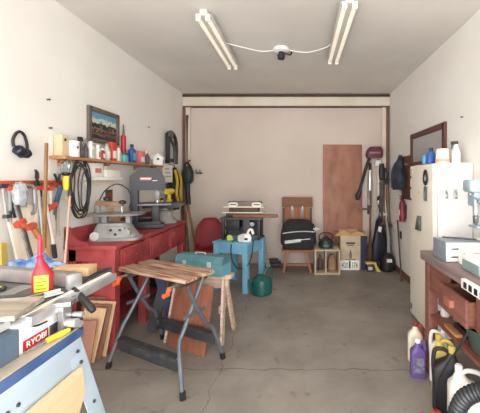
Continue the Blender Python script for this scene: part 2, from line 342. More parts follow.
# panels and boards leaning against the near end of the bench, on the floor
def slab(name, base, w, h, th, lean, rz, m, label, cat, group=None, kx=0):
    # a board: local x = width, leans back (towards local +y) by 'lean' radians, kx tilts it in its own plane
    mb = MB().b2((-w/2, 0, 0), (w/2, th, h), bev=min(.003, th/4)); mb.xf(rot=(0, kx, 0)); mb.xf(rot=(-lean, 0, 0))
    z = min(v.co.z for v in mb.bm.verts); mb.xf((0, 0, -z))
    return single(mb, name, m, label, cat, group, base, rz)
for i, (x, y, w_, h_, m_, k_, lb) in enumerate([
    (-1.77, 2.725, .24, .47, 'brown_wood', .10, 'reddish brown panel at the back of the boards leaning on the red workbench end'),
    (-1.725, 2.675, .20, .45, 'pine_z', .15, 'light wooden board leaning second from the red workbench end'),
    (-1.73, 2.63, .18, .44, 'brown_wood', .17, 'brown board leaning third from the red workbench end'),
    (-1.745, 2.585, .16, .43, 'pine_z', .19, 'thin light board leaning fourth from the red workbench end'),
    (-1.75, 2.52, .18, .36, 'ply', .12, 'orange brown panel in front of the boards leaning on the red workbench end')]):
    slab('leaning_board', (x, y, 0), w_, h_, .016, .08, .30, m_, lb, 'board', 'boards leaning at the workbench end', k_)

# ---------------------------------------------------------------- band saw on the bench
t = thing('band_saw', 'dark blue band saw with a red badge standing on the red workbench', 'band saw', (-1.785, 3.79, BT+.001), .38); t.scale = (.84, .9, 1)
MB().b2((-.21, -.13, 0), (.21, .14, .05), bev=.008).prism([(-.21, .05), (.17, .05), (.15, .085), (-.19, .085)], 'y', -.11, .12).build('base', 'saw_navy', t)
MB().b2((-.22, -.09, .08), (-.12, .09, .50), bev=.008).build('column', 'saw_navy', t)
MB().prism([(-.225, .45), (.215, .45), (.215, .60), (.12, .705), (-.10, .71), (-.225, .61)], 'y', -.1, .1).build('wheel_cover', 'saw_navy', t, ang=20)
MB().b2((.05, -.10, .08), (.14, .1, .27), bev=.006).build('trunnion', 'saw_navy', t)
MB().b2((-.12, -.09, .12), (.05, .09, .14), bev=.004).build('lower_frame', 'saw_navy', t)
MB().b2((-.12, -.19, .272), (.30, .17, .295), bev=.005).build('table', 'dark_steel', t)
MB().b2((.11, -.02, .30), (.125, .0, .42)).build('blade_guide', 'steel', t)
MB().b2((.085, -.06, .33), (.15, .02, .45), bev=.008).build('guide_block', 'dark_steel', t)
l = MB().b2((-.10, -.106, .565), (.05, -.099, .60)).build('badge', 'bright_red', t); l['label'] = 'red badge'
MB().b2((-.088, -.109, .576), (.035, -.105, .589)).build('badge_lettering', 'white', l)
MB().b2((.06, -.105, .555), (.12, -.099, .565)).build('name_plate', 'light_grey', t)
MB().cyl((.2, -.1, .47), (.2, -.13, .47), .025).build('tension_knob', 'black', t)
MB().tube([(-.19, .1, .1), (-.24, .14, .05), (-.22, .2, .04)], .012, smooth=3).build('power_cord', 'black', t)

# ---------------------------------------------------------------- scroll saw at the near end
t = thing('scroll_saw', 'grey scroll saw with an oval table at the near end of the red workbench', 'scroll saw', (-1.765, 3.10, BT+.001), .15)
MB().loft([(0, 0, 0, .22, .13, 5), (0, 0, .02, .22, .13, 5), (-.01, 0, .03, .20, .115, 5), (-.02, .0, .13, .15, .095, 4), (-.02, 0, .16, .13, .09, 4)]).build('base', 'scroll_grey', t)
MB().box((.03, -.10, .085), (.15, .02, .10), bev=.008).build('motor_cover', 'grey', t)
for x, z in ((-.01, .10), (.07, .10), (.03, .06)): MB().cyl((x, -.11, z), (x, -.122, z), .011, n=12).build('dial', 'black', t)
MB().cyl((-.14, -.1, .05), (-.14, -.14, .05), .04).build('blower', 'light_grey', t)
MB().cyl((.13, -.085, .075), (.13, -.13, .075), .035, n=16).build('motor_end', 'grey', t)
for x in (-.1, .11): MB().b2((x-.02, -.03, .15), (x+.02, .03, .235)).build('table_support', 'grey', t)
MB().loft([(.0, -.02, .235, .25, .15, 3), (.0, -.02, .252, .255, .155, 3)], 32).build('table', 'saw_table', t)
MB().tube([(-.2, .06, .15), (-.2, .06, .33), (-.17, .05, .36)], .028, 10).build('rear_post', 'scroll_grey', t)
MB().beam((-.20, .05, .345), (.06, -.02, .335), .05, .045, bev=.01).build('upper_arm', 'arm_tan', t)
for p in ((.06, -.025, .335), (-.08, -.02, .37)): MB().lathe([(.01, 0), (.03, .005), (.032, .03), (.015, .04)], p, 14).build('tension_knob', 'black', t)
MB().tube([(.05, -.02, .32), (.055, -.02, .27), (.055, -.02, .252)], .007).build('blade', 'steel', t)
MB().tube([(-.14, -.03, .38), (-.11, .02, .47), (-.02, .06, .53), (.09, .04, .47), (.12, .02, .36), (.11, .0, .30)], .006, 6, smooth=5).build('air_hose', 'black', t)
# ---------------------------------------------------------------- other things on the bench
t = thing('bench_sander', 'dark bench machine with a wide table behind the band saw', 'machine', (-1.80, 4.25, BT+.001), .3)
MB().loft([(0, 0, 0, .17, .12, 5), (0, 0, .03, .17, .12, 5), (0, 0, .08, .12, .09, 3), (0, 0, .18, .10, .08, 3)]).build('base', 'grey', t)
MB().lathe([(.12, .16), (.13, .18), (.12, .2)], n=24).build('turntable', 'steel', t)
MB().prism([(-.24, .205), (.2, .205), (.27, .25), (.22, .27), (-.24, .27)], 'y', -.12, .12).build('head', 'saw_navy', t)
MB().cyl((0, 0, .2), (0, 0, .25), .05).build('neck', 'dark_steel', t)
t = thing('spray_bottle', 'yellow bottle with a dark cap behind the band saw table', 'bottle', (-1.93, 4.50, BT+.001))
MB().loft([(0, 0, 0, .05, .04, 3), (0, 0, .2, .05, .04, 3), (0, 0, .25, .02, .02, 2), (0, 0, .28, .02, .02, 2)]).build('body', 'yellow', t)
MB().cyl((0, 0, .28), (0, 0, .31), .022).build('cap', 'black', t)
t = thing('wood_block', 'tan wooden backing block behind the scroll saw', 'block', (-1.985, 3.44, BT+.001))
MB().b2((-.025, -.08, 0), (.02, .08, .2), bev=.004).b2((-.025, -.08, .2), (.0, .0, .27), bev=.004).build('block', 'pine_z', t)
tag(t, 'tan wooden block against the wall behind the scroll saw', 'block')
for k, (y, h, m, lb) in enumerate([(3.52, .07, 'orange', 'small orange jar against the wall behind the scroll saw'), (3.58, .06, 'white', 'small white jar against the wall behind the scroll saw')]):
    t = thing('jar', lb, 'jar', (-1.93, y, BT+.001))
    MB().lathe([(.02, 0), (.022, .004), (.022, h*.75), (.018, h*.8)]).build('body', m, t)
    MB().lathe([(.02, h*.78), (.021, h), (.01, h+.002)]).build('lid', 'black', t)

# ---------------------------------------------------------------- long wall shelf
SX0, SX1, SZ = XL, XL+.14, 1.69
t = thing('wall_shelf', 'long narrow wooden shelf along the left wall above the red workbench', 'shelf', (XL, 2.62, 0))
MB().b2((0, 0, SZ-.025), (.14, 1.90, SZ), bev=.003).build('board', 'shelf_wood', t)
for y in (.10, .75, 1.35, 1.82):
    MB().b2((0, y-.012, SZ-.08), (.012, y+.012, SZ-.025)).beam((.006, y, SZ-.07), (.06, y, SZ-.03), .02, .01).build('bracket', 'shelf_wood', t)
S = XL+.07
def shelf_y(px): return F*S/(px-CX)
def pump_or_cap(t, h, m, r=.016): MB().lathe([(r, h), (r*1.05, h+.002), (r, h+.025), (r*.6, h+.028)], n=12).build('cap', m, t)
def sbottle(px, h, w, m, capm, label, shape='round', cat='bottle', lab=None, name='bottle', x=S, d=None, z=SZ):
    t = thing(name, label, cat, (x, F*x/(px-CX), z)); d = d or w; h *= 1.16
    if shape == 'spray':
        MB().loft([(0, 0, 0, d*.5, w*.5, 3), (0, 0, h*.5, d*.5, w*.5, 3), (0, 0, h*.68, d*.3, w*.2, 2), (0, 0, h*.78, d*.2, w*.2, 2)]).build('body', m, t)
        MB().b2((-.012, -.03, h*.78), (.012, .02, h), bev=.006).beam((0, -.028, h*.86), (0, -.02, h*.72), .008, .008).build('trigger', capm, t)
    elif shape == 'box':
        MB().b2((-d/2, -w/2, 0), (d/2, w/2, h), bev=.003).build('carton', m, t)
    elif shape == 'can':
        MB().lathe([(w*.49, 0), (w*.5, .004), (w*.5, h*.8), (w*.3, h*.86)]).build('body', m, t)
        MB().lathe([(w*.4, h*.84), (w*.42, h*.98), (w*.3, h)]).build('cap', capm, t)
    else:
        MB().loft([(0, 0, 0, d*.46, w*.46, 3), (0, 0, .006, d*.5, w*.5, 3), (0, 0, h*.66, d*.5, w*.5, 3), (0, 0, h*.82, .016, .016, 2), (0, 0, h*.86, .016, .016, 2)]).build('body', m, t)
        MB().cyl((0, 0, h*.86), (0, 0, h), .019, .017).build('cap', capm, t)
    if lab:
        MB().b2((d/2-.002, -w*.36, h*.15), (d/2+.002, w*.36, h*.55)).build('label', lab, t)
    return t
t = thing('wooden_feeder', 'tall tan wooden box at the near end of the wall shelf', 'box', (S-.025, shelf_y(64), SZ))
MB().b2((-.035, -.034, 0), (.035, .034, .18), bev=.004).build('body', 'birch', t)
MB().cyl((.035, 0, .14), (.039, 0, .14), .012).build('hole', 'black', t)
t = thing('canister', 'white canister with a small round emblem next to the tan wooden box', 'canister', (S+.015, shelf_y(71.8), SZ))
MB().lathe([(.042, 0), (.045, .006), (.045, .12), (.03, .13)]).build('body', 'white', t)
MB().lathe([(.046, .12), (.046, .14), (.03, .145)]).build('lid', 'cream', t)
MB().cyl((.043, -.012, .085), (.047, -.012, .085), .012, n=12).build('emblem', 'dark_grey', t)
sbottle(80.5, .165, .05, 'glass_dark', 'black', 'smoky bottle with pointed dispenser next to the white canister', 'spray')
sbottle(85.5, .155, .045, 'glass_dark', 'grey', 'smoky bottle with pointed dispenser, left of the white squeeze bottle under the painting', 'spray')
sbottle(90.5, .145, .06, 'white', 'white', 'white bottle with green label below the left edge of the painting', lab='soft_green')
sbottle(97.5, .125, .055, 'white', 'white', 'white bottle with pink label under the middle of the painting', lab='pink')
sbottle(102.3, .10, .045, 'red', 'white', 'small red and white bottle under the painting', lab='white')
sbottle(106.8, .15, .05, 'soft_green', 'grey', 'pale green bottle under the right part of the painting', lab='white')
sbottle(112.3, .17, .085, 'red_orange', 'orange', 'tall red carton with orange top right of the painting', 'box', 'carton', lab='white', d=.05)
sbottle(118.2, .15, .05, 'white', 'orange', 'white bottle with orange cap left of the teal tub', lab='soft_green')
t = thing('caulk_gun', 'red caulk tube with long nozzle standing upright on the wall shelf', 'caulk tube', (XL+.03, F*(XL+.03)/(123.5-CX), SZ))
MB().lathe([(.026, 0), (.027, .005), (.027, .3), (.018, .31), (.012, .32)]).build('cartridge', 'red', t)
MB().lathe([(.012, .32), (.007, .42), (.003, .44)]).build('nozzle', 'dark_steel', t)
t = thing('tub', 'teal tub with dark lid on the wall shelf in front of the red caulk tube', 'tub', (S+.025, F*(S+.025)/(124.2-CX), SZ))
MB().lathe([(.04, 0), (.044, .004), (.044, .075), (.04, .08)]).build('body', 'teal', t)
MB().lathe([(.046, .075), (.046, .095), (.03, .10)]).build('lid', 'dark_grey', t)
sbottle(132.0, .19, .10, 'blue', 'black', 'large blue bottle with black cap on the wall shelf', lab='sky_blue', d=.07)
sbottle(140.3, .135, .11, 'pink', 'white', 'pink and red carton right of the large blue bottle', 'box', 'carton', lab='white', d=.07)
sbottle(147.2, .16, .055, 'glass_dark', 'cream', 'clear bottle with pointed cap left of the white birdhouse', 'spray')
t = thing('birdhouse', 'small white birdhouse with a round hole at the far end of the shelf', 'birdhouse', (S+.01, F*(S+.01)/(156.5-CX), SZ), .75); t.scale = (1.12,)*3
MB().prism([(-.055, 0), (.055, 0), (.055, .085), (0, .135), (-.055, .085)], 'y', -.05, .05).build('body', 'white', t)
for s in (-1, 1): MB().beam((s*.075, 0, .072), (0, 0, .147), .13, .008, up=(0, 0, 1)).build('roof_panel', 'white', t)
MB().cyl((0, -.052, .075), (0, -.049, .075), .014).build('entrance_hole', 'black', t)
# stuff hung below the shelf
t = thing('paper_box', 'white carton with red lettering marks hung under the wall shelf', 'carton', (XL, 3.14, 1.52))
MB().b2((.001, -.075, 0), (.08, .075, .135), bev=.003).build('carton', 'white', t)
MB().b2((.079, -.045, .04), (.082, .045, .085)).build('print', 'pink', t)
MB().tube([(.05, 0, .135), (.05, 0, .15)], .004).build('hanging_loop', 'red', t)
t = thing('paper_box', 'low white box under the wall shelf between carton and band saw', 'carton', (XL, 3.38, 1.52))
MB().b2((.001, -.12, 0), (.09, .13, .075), bev=.003).build('carton', 'paper', t)
MB().b2((.03, -.11, .075), (.06, -.05, .115), bev=.003).build('flap', 'cream', t)
t = thing('narrow_ledge', 'white ledge strip on the wall under the white boxes', 'shelf', (XL, 3.05, 1.4885))
MB().b2((0, 0, 0), (.10, .50, .03), bev=.004).build('strip', 'white', t)
MB().b2((0, .02, -.05), (.02, .48, 0)).build('cleat', 'cream', t)
t = thing('wall_plaque', 'small dark brown plaque on the wall behind the scroll saw', 'plaque', (XL, 3.44, 1.3))
MB().b2((0, -.055, -.09), (.015, .055, .085), bev=.003).build('frame', 'dark_wood', t)
MB().b2((.013, -.038, -.065), (.018, .038, .06)).build('picture', 'brown_wood', t)
# ---------------------------------------------------------------- painting
def art_material(name, top, mid, dark):
    m = bpy.data.materials.new(name); m.use_nodes = True; nt = m.node_tree; b = nt.nodes['Principled BSDF']; L = nt.links.new; N = nt.nodes.new
    tc = N('ShaderNodeTexCoord'); sp = N('ShaderNodeSeparateXYZ'); L(tc.outputs['Generated'], sp.inputs[0])
    nz = N('ShaderNodeTexNoise'); nz.inputs['Scale'].default_value = 9; nz.inputs['Detail'].default_value = 6; L(tc.outputs['Generated'], nz.inputs['Vector'])
    a = N('ShaderNodeMath'); a.operation = 'MULTIPLY_ADD'; a.inputs[1].default_value = .5; L(nz.outputs['Fac'], a.inputs[0]); L(sp.outputs['Z'], a.inputs[2])
    r = N('ShaderNodeValToRGB'); r.color_ramp.interpolation = 'CONSTANT'; e = r.color_ramp.elements
    e[0].position = 0; e[0].color = lin(dark); e[1].position = .98; e[1].color = lin(top)
    for p, c in ((.42, mid), (.52, dark), (.60, '#8f6a52'), (.68, dark), (.78, '#3a4a48'), (.84, '#c9cbb8')): q = e.new(p); q.color = lin(c)
    L(a.outputs[0], r.inputs['Fac']); L(r.outputs['Color'], b.inputs['Base Color']); b.inputs['Roughness'].default_value = .5; MATS[name] = m
art_material('village_painting', '#5f9dbd', '#6a4f42', '#221e22')
t = thing('painting', 'small landscape painting in a dark frame above the wall shelf', 'painting', (XL, 3.345, 2.04), PI/2)
w_, h_ = .24, .155
for s in (-1, 1):
    MB().b2((s*w_-.022, -.03, -h_-.022), (s*w_+.022, 0, h_+.022), bev=.006).build('frame_side', 'frame_grey', t)
    MB().b2((-w_, -.03, s*h_-.022), (w_, 0, s*h_+.022), bev=.006).build('frame_side', 'frame_grey', t)
MB().b2((-w_, -.012, -h_), (w_, -.004, h_)).build('canvas', 'village_painting', t)
# ---------------------------------------------------------------- ear muffs, nails on the left wall
t = thing('ear_muffs', 'black ear muffs hanging on the left wall', 'ear muffs', (XL, 2.325, 1.712), PI/2); t.scale = (.74, .8, .82)
MB().tube([(-.075, -.035, .02), (-.078, -.03, .08), (-.045, -.03, .14), (0, -.03, .16), (.045, -.03, .135), (.075, -.03, .07), (.078, -.035, .0)], .013, 8, smooth=5).build('headband', 'black', t)
for s in (-1, 1):
    c = MB().lathe([(.03, -.03), (.045, -.02), (.047, .01), (.035, .025)], (s*.042, -.05, -.015-.01*s), 18, (0, s*.9, 0)).build('ear_cup', 'navy_black', t)
    MB().lathe([(.03, .0), (.05, .002), (.05, .02), (.03, .03)], (s*.026, -.045, -.025-.01*s), 18, (0, -s*.9, 0)).build('cushion', 'black', c)
MB().cyl((0, 0, .15), (0, -.04, .15), .004).build('hook', 'steel', t)
for px, py in ((47, 99.5), (49, 128), (148, 127)):
    p = onx(px, py, XL)
    n = thing('nail', {47: 'nail high on the left wall above the ear muffs level', 49: 'nail on the left wall right of the ear muffs', 148: 'nail on the left wall above the white birdhouse'}[px], 'nail', p, PI/2)
    MB().cyl((0, 0, 0), (0, -.02, 0), .006, n=8).build('shank', 'dark_steel', n); MB().lathe([(.009, 0), (.009, .003)], (0, -.02, 0), 8, (PI/2, 0, 0)).build('head', 'dark_steel', n)
s_ = onx(44, 104, XL)
# ================================================================ table saw, near left
t = thing('table_saw', 'blue and grey table saw on a splayed steel stand in the near left corner', 'table saw', (-1.35, 1.2, 0))
def P(mb, n, m, par=None):
    o = mb.build(n, m, None); o.parent = par or t
    o.data.transform(Matrix.Translation(-t.location)); return o
xf, xb = -.945, -1.70
def leg(y0, sy, x0, sx):          # splayed angle-iron leg
    mb = MB(); dy, dx = .26*sy, .05*sx
    for w_ in (0, 1):
        a = [(x0, y0-.05*sy, .82), (x0, y0+.04*sy, .82), (x0+dx, y0+.04*sy+dy, 0), (x0+dx, y0-.05*sy+dy, 0)] if w_ == 0 else [(x0, y0+.04*sy, .82), (x0-.05*sx, y0+.04*sy, .82), (x0+dx-.05*sx, y0+.04*sy+dy, 0), (x0+dx, y0+.04*sy+dy, 0)]
        n = V((sx*-.004, 0, 0)) if w_ == 0 else V((0, -sy*.004, 0))
        mb.add([V(p) for p in a]+[V(p)+n for p in a], [(0, 1, 2, 3), (7, 6, 5, 4), (0, 4, 5, 1), (1, 5, 6, 2), (2, 6, 7, 3), (3, 7, 4, 0)])
    l = P(mb, 'leg', 'stand_blue')
    P(MB().box((x0+dx-.03*sx, y0+.0*sy+dy, .012), (.09, .11, .024), bev=.006), 'foot', 'rubber', l)
    if sx > 0:
        for q in (.77, .715, .50):
            f = (.82-q)/.82
            P(MB().cyl((x0+dx*f+.0, y0+dy*f-.005*sy, q), (x0+dx*f+.008, y0+dy*f-.005*sy, q), .007, n=8), 'bolt', 'dark_steel', l)
for y0, sy in ((1.345, 1), (.86, -1)):
    leg(y0, sy, xf, 1); leg(y0, sy, xb, -1)
P(MB().b2((xf-.004, .84, .695), (xf+.004, 1.38, .82), bev=.002), 'front_apron', 'stand_blue')
P(MB().b2((xb-.004, .84, .695), (xb+.004, 1.38, .82), bev=.002), 'rear_apron', 'stand_blue')
for y in (.86, 1.36): P(MB().b2((xb, y-.004, .695), (xf, y+.004, .82)), 'side_apron', 'stand_blue')
P(MB().b2((xf+.035, .78, .36), (xf+.043, 1.46, .43)).b2((xf-.01, .78, .425), (xf+.043, 1.46, .433)), 'cross_brace', 'stand_blue')
P(MB().b2((xf+.012, 1.0, .37), (xf+.024, 1.30, .705)).prism([(1.30, .45), (1.38, .58), (1.36, .705), (1.30, .705)], 'x', xf+.012, xf+.024), 'plywood_panel', 'birch')
for y in (1.03, 1.07): P(MB().cyl((xf, y, .745), (xf+.01, y, .745), .007, n=8), 'bolt', 'dark_steel')
P(MB().b2((xb-.02, .82, .818), (xf+.005, 1.40, .858), bev=.008), 'base_rim', 'saw_blue')
P(MB().b2((xf-.06, .86, .858), (xf-.0, 1.38, .864), bev=.002), 'rim_lip', 'beige_lip')
P(MB().b2((xb, 1.145, .858), (-1.01, 1.385, .975), bev=.004), 'cabinet', 'white')
P(MB().b2((xb, .84, .86), (-1.0, 1.148, .965), bev=.010), 'near_cabinet', 'machine_blue')
l = P(MB().b2((-1.012, 1.17, .866), (-1.006, 1.285, .905), bev=.001), 'badge', 'red')
text('badge_lettering', 'RYOBI', .034, 'white', l, (-1.0055-t.location.x, 1.2275-t.location.y, .8855), (PI/2, 0, PI/2))
P(MB().b2((-1.012, 1.295, .868), (-1.006, 1.375, .905)), 'spec_plate', 'dark_grey')
P(MB().tube([(-1.0, 1.19, .955), (-1.0, 1.22, .94), (-1.0, 1.27, .935)], .0035, 5, smooth=3), 'engraved_scale', 'black')
P(MB().b2((-1.66, .82, .968), (-1.03, 1.145, .998), bev=.005), 'extension_table', 'light_grey')
top = P(MB().b2((-1.66, 1.15, .975), (-1.05, 1.80, 1.0), bev=.004), 'tabletop', 'cast_iron')
P(MB().b2((-1.30, 1.17, .998), (-1.23, 1.50, 1.003)), 'throat_plate', 'grey', top)
rail = P(MB().b2((-1.045, 1.18, .955), (-.985, 1.73, .992), bev=.003), 'front_rail', 'bright_steel')
P(MB().b2((-1.034, 1.18, .990), (-1.015, 1.73, .996)), 'rail_scale', 'white', rail)
P(MB().b2((-1.078, 1.53, .998), (-1.052, 1.80, 1.004)), 'rail_slot', 'navy_black')
P(MB().b2((-1.72, 1.18, .955), (-1.665, 1.80, .99), bev=.003), 'rear_rail', 'steel')
f = P(MB().beam((-1.06, 1.49, 1.033), (-1.90, 1.69, 1.033), .05, .06, bev=.004), 'rip_fence', 'fence_grey')
P(MB().box((-1.045, 1.486, 1.022), (.035, .07, .085), rot=(0, 0, -.23), bev=.02), 'fence_clamp', 'bright_steel', f)
P(MB().tube([(-1.03, 1.462, 1.0), (-.985, 1.44, .975), (-.92, 1.415, .93), (-.905, 1.41, .918)], [.009, .014, .016, .013], 12), 'clamp_lever', 'black', f)
P(MB().b2((-.99, 1.31, .86), (-.965, 1.36, .99), bev=.004).box((-.98, 1.335, .985), (.07, .07, .02), rot=(0, 0, .3), bev=.004), 'mitre_bracket', 'steel')
for y, z, r in ((1.335, .90, .018), (1.36, .885, .014), (1.37, .92, .012)):
    P(MB().cyl((-.965, y, z), (-.925, y, z), r, n=12), 'adjuster_knob', 'bright_steel')
P(MB().box((-.965, 1.385, .88), (.05, .03, .09), bev=.01), 'elevating_bracket', 'dark_steel')

# things lying on the saw table
Z1 = 1.001
t = thing('glue_bottle', 'red bottle with a tall spout and yellow label standing on the table saw', 'bottle', (-1.125, 1.405, Z1+.001), .5)
MB().loft([(0, 0, 0, .036, .028, 3), (0, 0, .008, .038, .03, 3), (0, 0, .08, .038, .03, 3), (-.004, 0, .115, .024, .022, 2), (-.008, 0, .14, .013, .013, 2), (-.010, 0, .155, .011, .011, 2)]).build('body', 'red', t)
MB().lathe([(.013, .15), (.014, .16), (.010, .165), (.009, .225), (.006, .25)], (-.010, 0, 0), 12).build('spout', 'bright_red', t)
l = MB().b2((-.025, -.032, .012), (.026, -.0285, .082), bev=.001).build('label', 'yellow', t)
for k in range(4): MB().b2((-.018, -.0335, .022+.015*k), (.018-.006*(k % 2), -.0315, .028+.015*k)).build('label_print', 'lime_dark', l)
single(MB().box((0, 0, .007), (.26, .17, .014), bev=.003), 'steel_plate', 'dark_steel', 'dark flat steel plate on the table saw in front of the red bottle', 'plate', None, (-1.19, 1.25, Z1+.003), .2)
single(MB().box((0, 0, .006), (.20, .12, .012), bev=.003), 'steel_plate', 'cast_iron', 'dark worn plate at the left edge of the picture on the table saw', 'plate', None, (-1.455, 1.25, Z1+.003), -.1)
single(MB().b2((-.018, -.075, 0), (.018, .075, .004)).b2((-.018, -.075, 0), (-.014, .075, .014)), 'angle_bracket', 'light_grey', 'white metal angle bracket at the front edge of the table saw', 'bracket', None, (-1.075, 1.335, Z1+.004), -.55)
t = thing('plank', 'short weathered grey plank on the near part of the table saw', 'plank', (-1.06, 1.145, Z1+.0195))
MB().box((0, 0, .011), (.17, .19, .018), bev=.002).jitter(.0015, 2).xf(rot=(0, 0, .25)).build('plank', 'grey_wood', t); 
t.children[0].name = 'board'
t = thing('screwdriver', 'yellow and black handled screwdriver on the table saw front rim', 'screwdriver', (-.972, 1.235, .8645), .75)
MB().tube([(.0, 0, .012), (.045, .03, .012), (.075, .05, .012)], [.010, .012, .009], 10).build('handle', 'yellow', t)
MB().tube([(.075, .05, .012), (.085, .057, .012)], .010, 10).build('handle_end', 'black', t)
MB().tube([(.0, 0, .012), (-.07, -.05, .010)], .004, 8).build('blade', 'steel', t)
t = thing('plastic_tray', 'small white tray at the picture edge on the table saw', 'tray', (-1.485, 1.42, Z1), -.2)
MB().b2((-.05, -.045, 0), (.05, .045, .006)).b2((-.05, -.045, 0), (.05, -.04, .03)).b2((-.05, .04, 0), (.05, .045, .03)).b2((.045, -.04, 0), (.05, .04, .03)).b2((-.05, -.04, 0), (-.045, .04, .03)).build('tray', 'white', t)
t.children[0].name = 'shell'
tag(t, 'small white tray at the picture edge on the table saw', 'tray')
t = thing('utility_knife', 'black and yellow knife at the left of the red bottle on the table saw', 'knife', (-1.36, 1.40, Z1+.002), .5)
MB().box((0, 0, .009), (.12, .024, .018), bev=.005).build('handle', 'black', t); MB().box((.02, 0, .019), (.05, .012, .004)).build('slider', 'yellow', t); MB().box((-.075, 0, .009), (.04, .016, .002)).build('blade', 'steel', t)
t = thing('drive_belt', 'thin black cord looped on the left part of the table saw', 'cord', (-1.27, 1.22, Z1+.023), 0)
MB().tube([(-.08, .05, 0), (-.02, .08, .0), (.07, .05, 0), (.06, -.01, 0), (-.04, 0, .0), (-.10, -.03, 0), (-.16, .0, 0)], .004, 6, smooth=4).build('cord', 'black', t); t.children[0].name = 'loop'
# beyond the fence: blue rag, pale wood block on the extension behind the saw
mb = MB(); n = 16
vs = []
for i in range(n+1):
    for j in range(n+1):
        u, v_ = i/n-.5, j/n-.5; r = math.hypot(u, v_)
        vs.append((u*.30+.02*math.sin(9*v_), v_*.17+.015*math.sin(8*u), max(.004, .055*math.exp(-9*r*r)*(1+.5*math.sin(17*u+5*v_))+.012*math.sin(23*u)*math.sin(19*v_)+.012)))
mb.add(vs, [(i*(n+1)+j, (i+1)*(n+1)+j, (i+1)*(n+1)+j+1, i*(n+1)+j+1) for i in range(n) for j in range(n)])
o = mb.build('rag', 'cloth_blue', None, ang=80); tag(o, 'crumpled blue and white rag behind the table saw fence', 'rag'); o.location = (-1.46, 1.755, Z1+.001)
so = o.modifiers.new('thickness', 'SOLIDIFY'); so.thickness = .003; so.offset = 1
t = thing('wood_block', 'pale wood block lying beside the blue rag behind the table saw', 'block', (-1.16, 1.66, 1.0045), .12)
MB().box((0, 0, .022), (.17, .09, .044), bev=.003).build('block', 'pine', t)
t.children[0].name = 'body'

# ================================================================ folding work bench (centre left)
t = thing('folding_workbench', 'folding work bench with worn wooden jaws and grey tubular legs', 'workbench', (-1.08, 2.60, 0), -.47)
ZW = .775
# local: x along the jaws, y depth
for y0, y1, m in ((-.155, -.020, 'painted_plank'), (.016, .155, 'painted_plank')):
    MB().b2((-.375, y0, ZW-.03), (.375, y1, ZW), bev=.004).build('jaw', m, t)
for x in (-.28, .28):
    MB().b2((x-.025, -.15, ZW-.075), (x+.025, .15, ZW-.03), bev=.005).build('jaw_bracket', 'dark_steel', t)
    k = MB().cyl((x, -.15, ZW-.055), (x, -.215, ZW-.055), .008).build('vice_screw', 'steel', t)
    MB().tube([(x, -.205, ZW-.055), (x-.01, -.215, ZW-.085), (x-.015, -.22, ZW-.11)], [.02, .015, .012], 10).build('crank', 'orange', k)
    MB().tube([(x-.015, -.205, ZW-.105), (x-.015, -.25, ZW-.105)], [.014, .017], 10).build('crank_knob', 'orange', k)
for x, s in ((-.30, -1), (.30, 1)):
    MB().tube([(x, .10, ZW-.06), (x, .02, ZW-.2), (x+.01*s, -.11, ZW-.40), (x+.02*s, -.16, .29), (x+(.06 if s < 0 else .15)*s, -.25, .03)], .0155, 10, smooth=4).build('leg', 'leg_grey', t)
    MB().tube([(x+.035*s, -.10, ZW-.06), (x+.035*s, -.03, ZW-.2), (x+.035*s, .10, ZW-.42), (x+.04*s, .17, .29), (x+.06*s, .27, .03)], .0155, 10, smooth=4).build('leg', 'leg_grey', t)
    MB().beam((x+.02*s, -.12, ZW-.3), (x+.02*s, .1, ZW-.3), .006, .025).build('link', 'leg_grey', t)
    for y in (-.25, .27): MB().tube([(x+(.055 if s < 0 or y > 0 else .143)*s, y*.97, .05), (x+(.062 if s < 0 or y > 0 else .156)*s, y, .001)], [.02, .022], 10).build('foot', 'rubber', t)
for y, z in ((-.195, .17), (.205, .19)):
    p = MB().box((.02 if y < 0 else 0, y, z), (.66, .012, .10), rot=(.25 if y < 0 else -.25, 0, 0), bev=.003).build('step_plate', 'worn_black', t)
    MB().box((0, y*.88, z+.05), (.64, .05, .008), rot=(0, 0, 0)).build('tread', 'worn_black', p)
# ================================================================ saw horse with panel and tool box
t = thing('sawhorse', 'old wooden saw horse carrying the teal tool box', 'sawhorse', (-.925, 3.07, 0), -.12)
MB().b2((-.30, -.05, .565), (.30, .05, .60), bev=.003).build('top_plank', 'worn_plank', t)
MB().b2((-.26, -.02, .47), (.26, .02, .565)).build('beam', 'worn_plank', t)
for x in (-.24, .22):
    for s in (-1, 1):
        MB().beam((x, s*.02, .56), (x+.035*(1 if x > 0 else -1), s*.17, .003), .07, .022, up=(1, 0, 0), bev=.002).build('leg', 'worn_plank', t)
    MB().b2((x-.03, -.08, .25), (x-.01, .08, .32)).build('end_brace', 'worn_plank', t)
slab('plywood_offcut', (-.99, 2.775, 0), .43, .57, .016, .20, -.45, 'brown_panel', 'brown wood panel leaning on the saw horse behind the folding work bench', 'panel')
t = thing('tool_box', 'teal metal tool box with silver handle on the saw horse', 'tool box', (-.92, 3.075, .601), -.3)
MB().b2((-.25, -.085, 0), (.25, .085, .115), bev=.004).build('body', 'steel_teal', t)
l = MB().prism([(-.088, .105), (.088, .105), (.088, .13), (.05, .175), (-.05, .175), (-.088, .13)], 'x', -.254, .254).build('lid', 'steel_teal', t)
MB().tube([(-.08, 0, .175), (-.08, 0, .19), (.02, 0, .19), (.02, 0, .175)], .006, 8, smooth=3).build('handle', 'bright_steel', l)
for x in (-.15, .12): MB().b2((x-.02, -.094, .08), (x+.02, -.085, .13), bev=.002).build('latch', 'bright_steel', l)
MB().b2((.249, -.085, 0.005), (.2525, .085, .11)).build('end_plate', 'sky_teal', t)
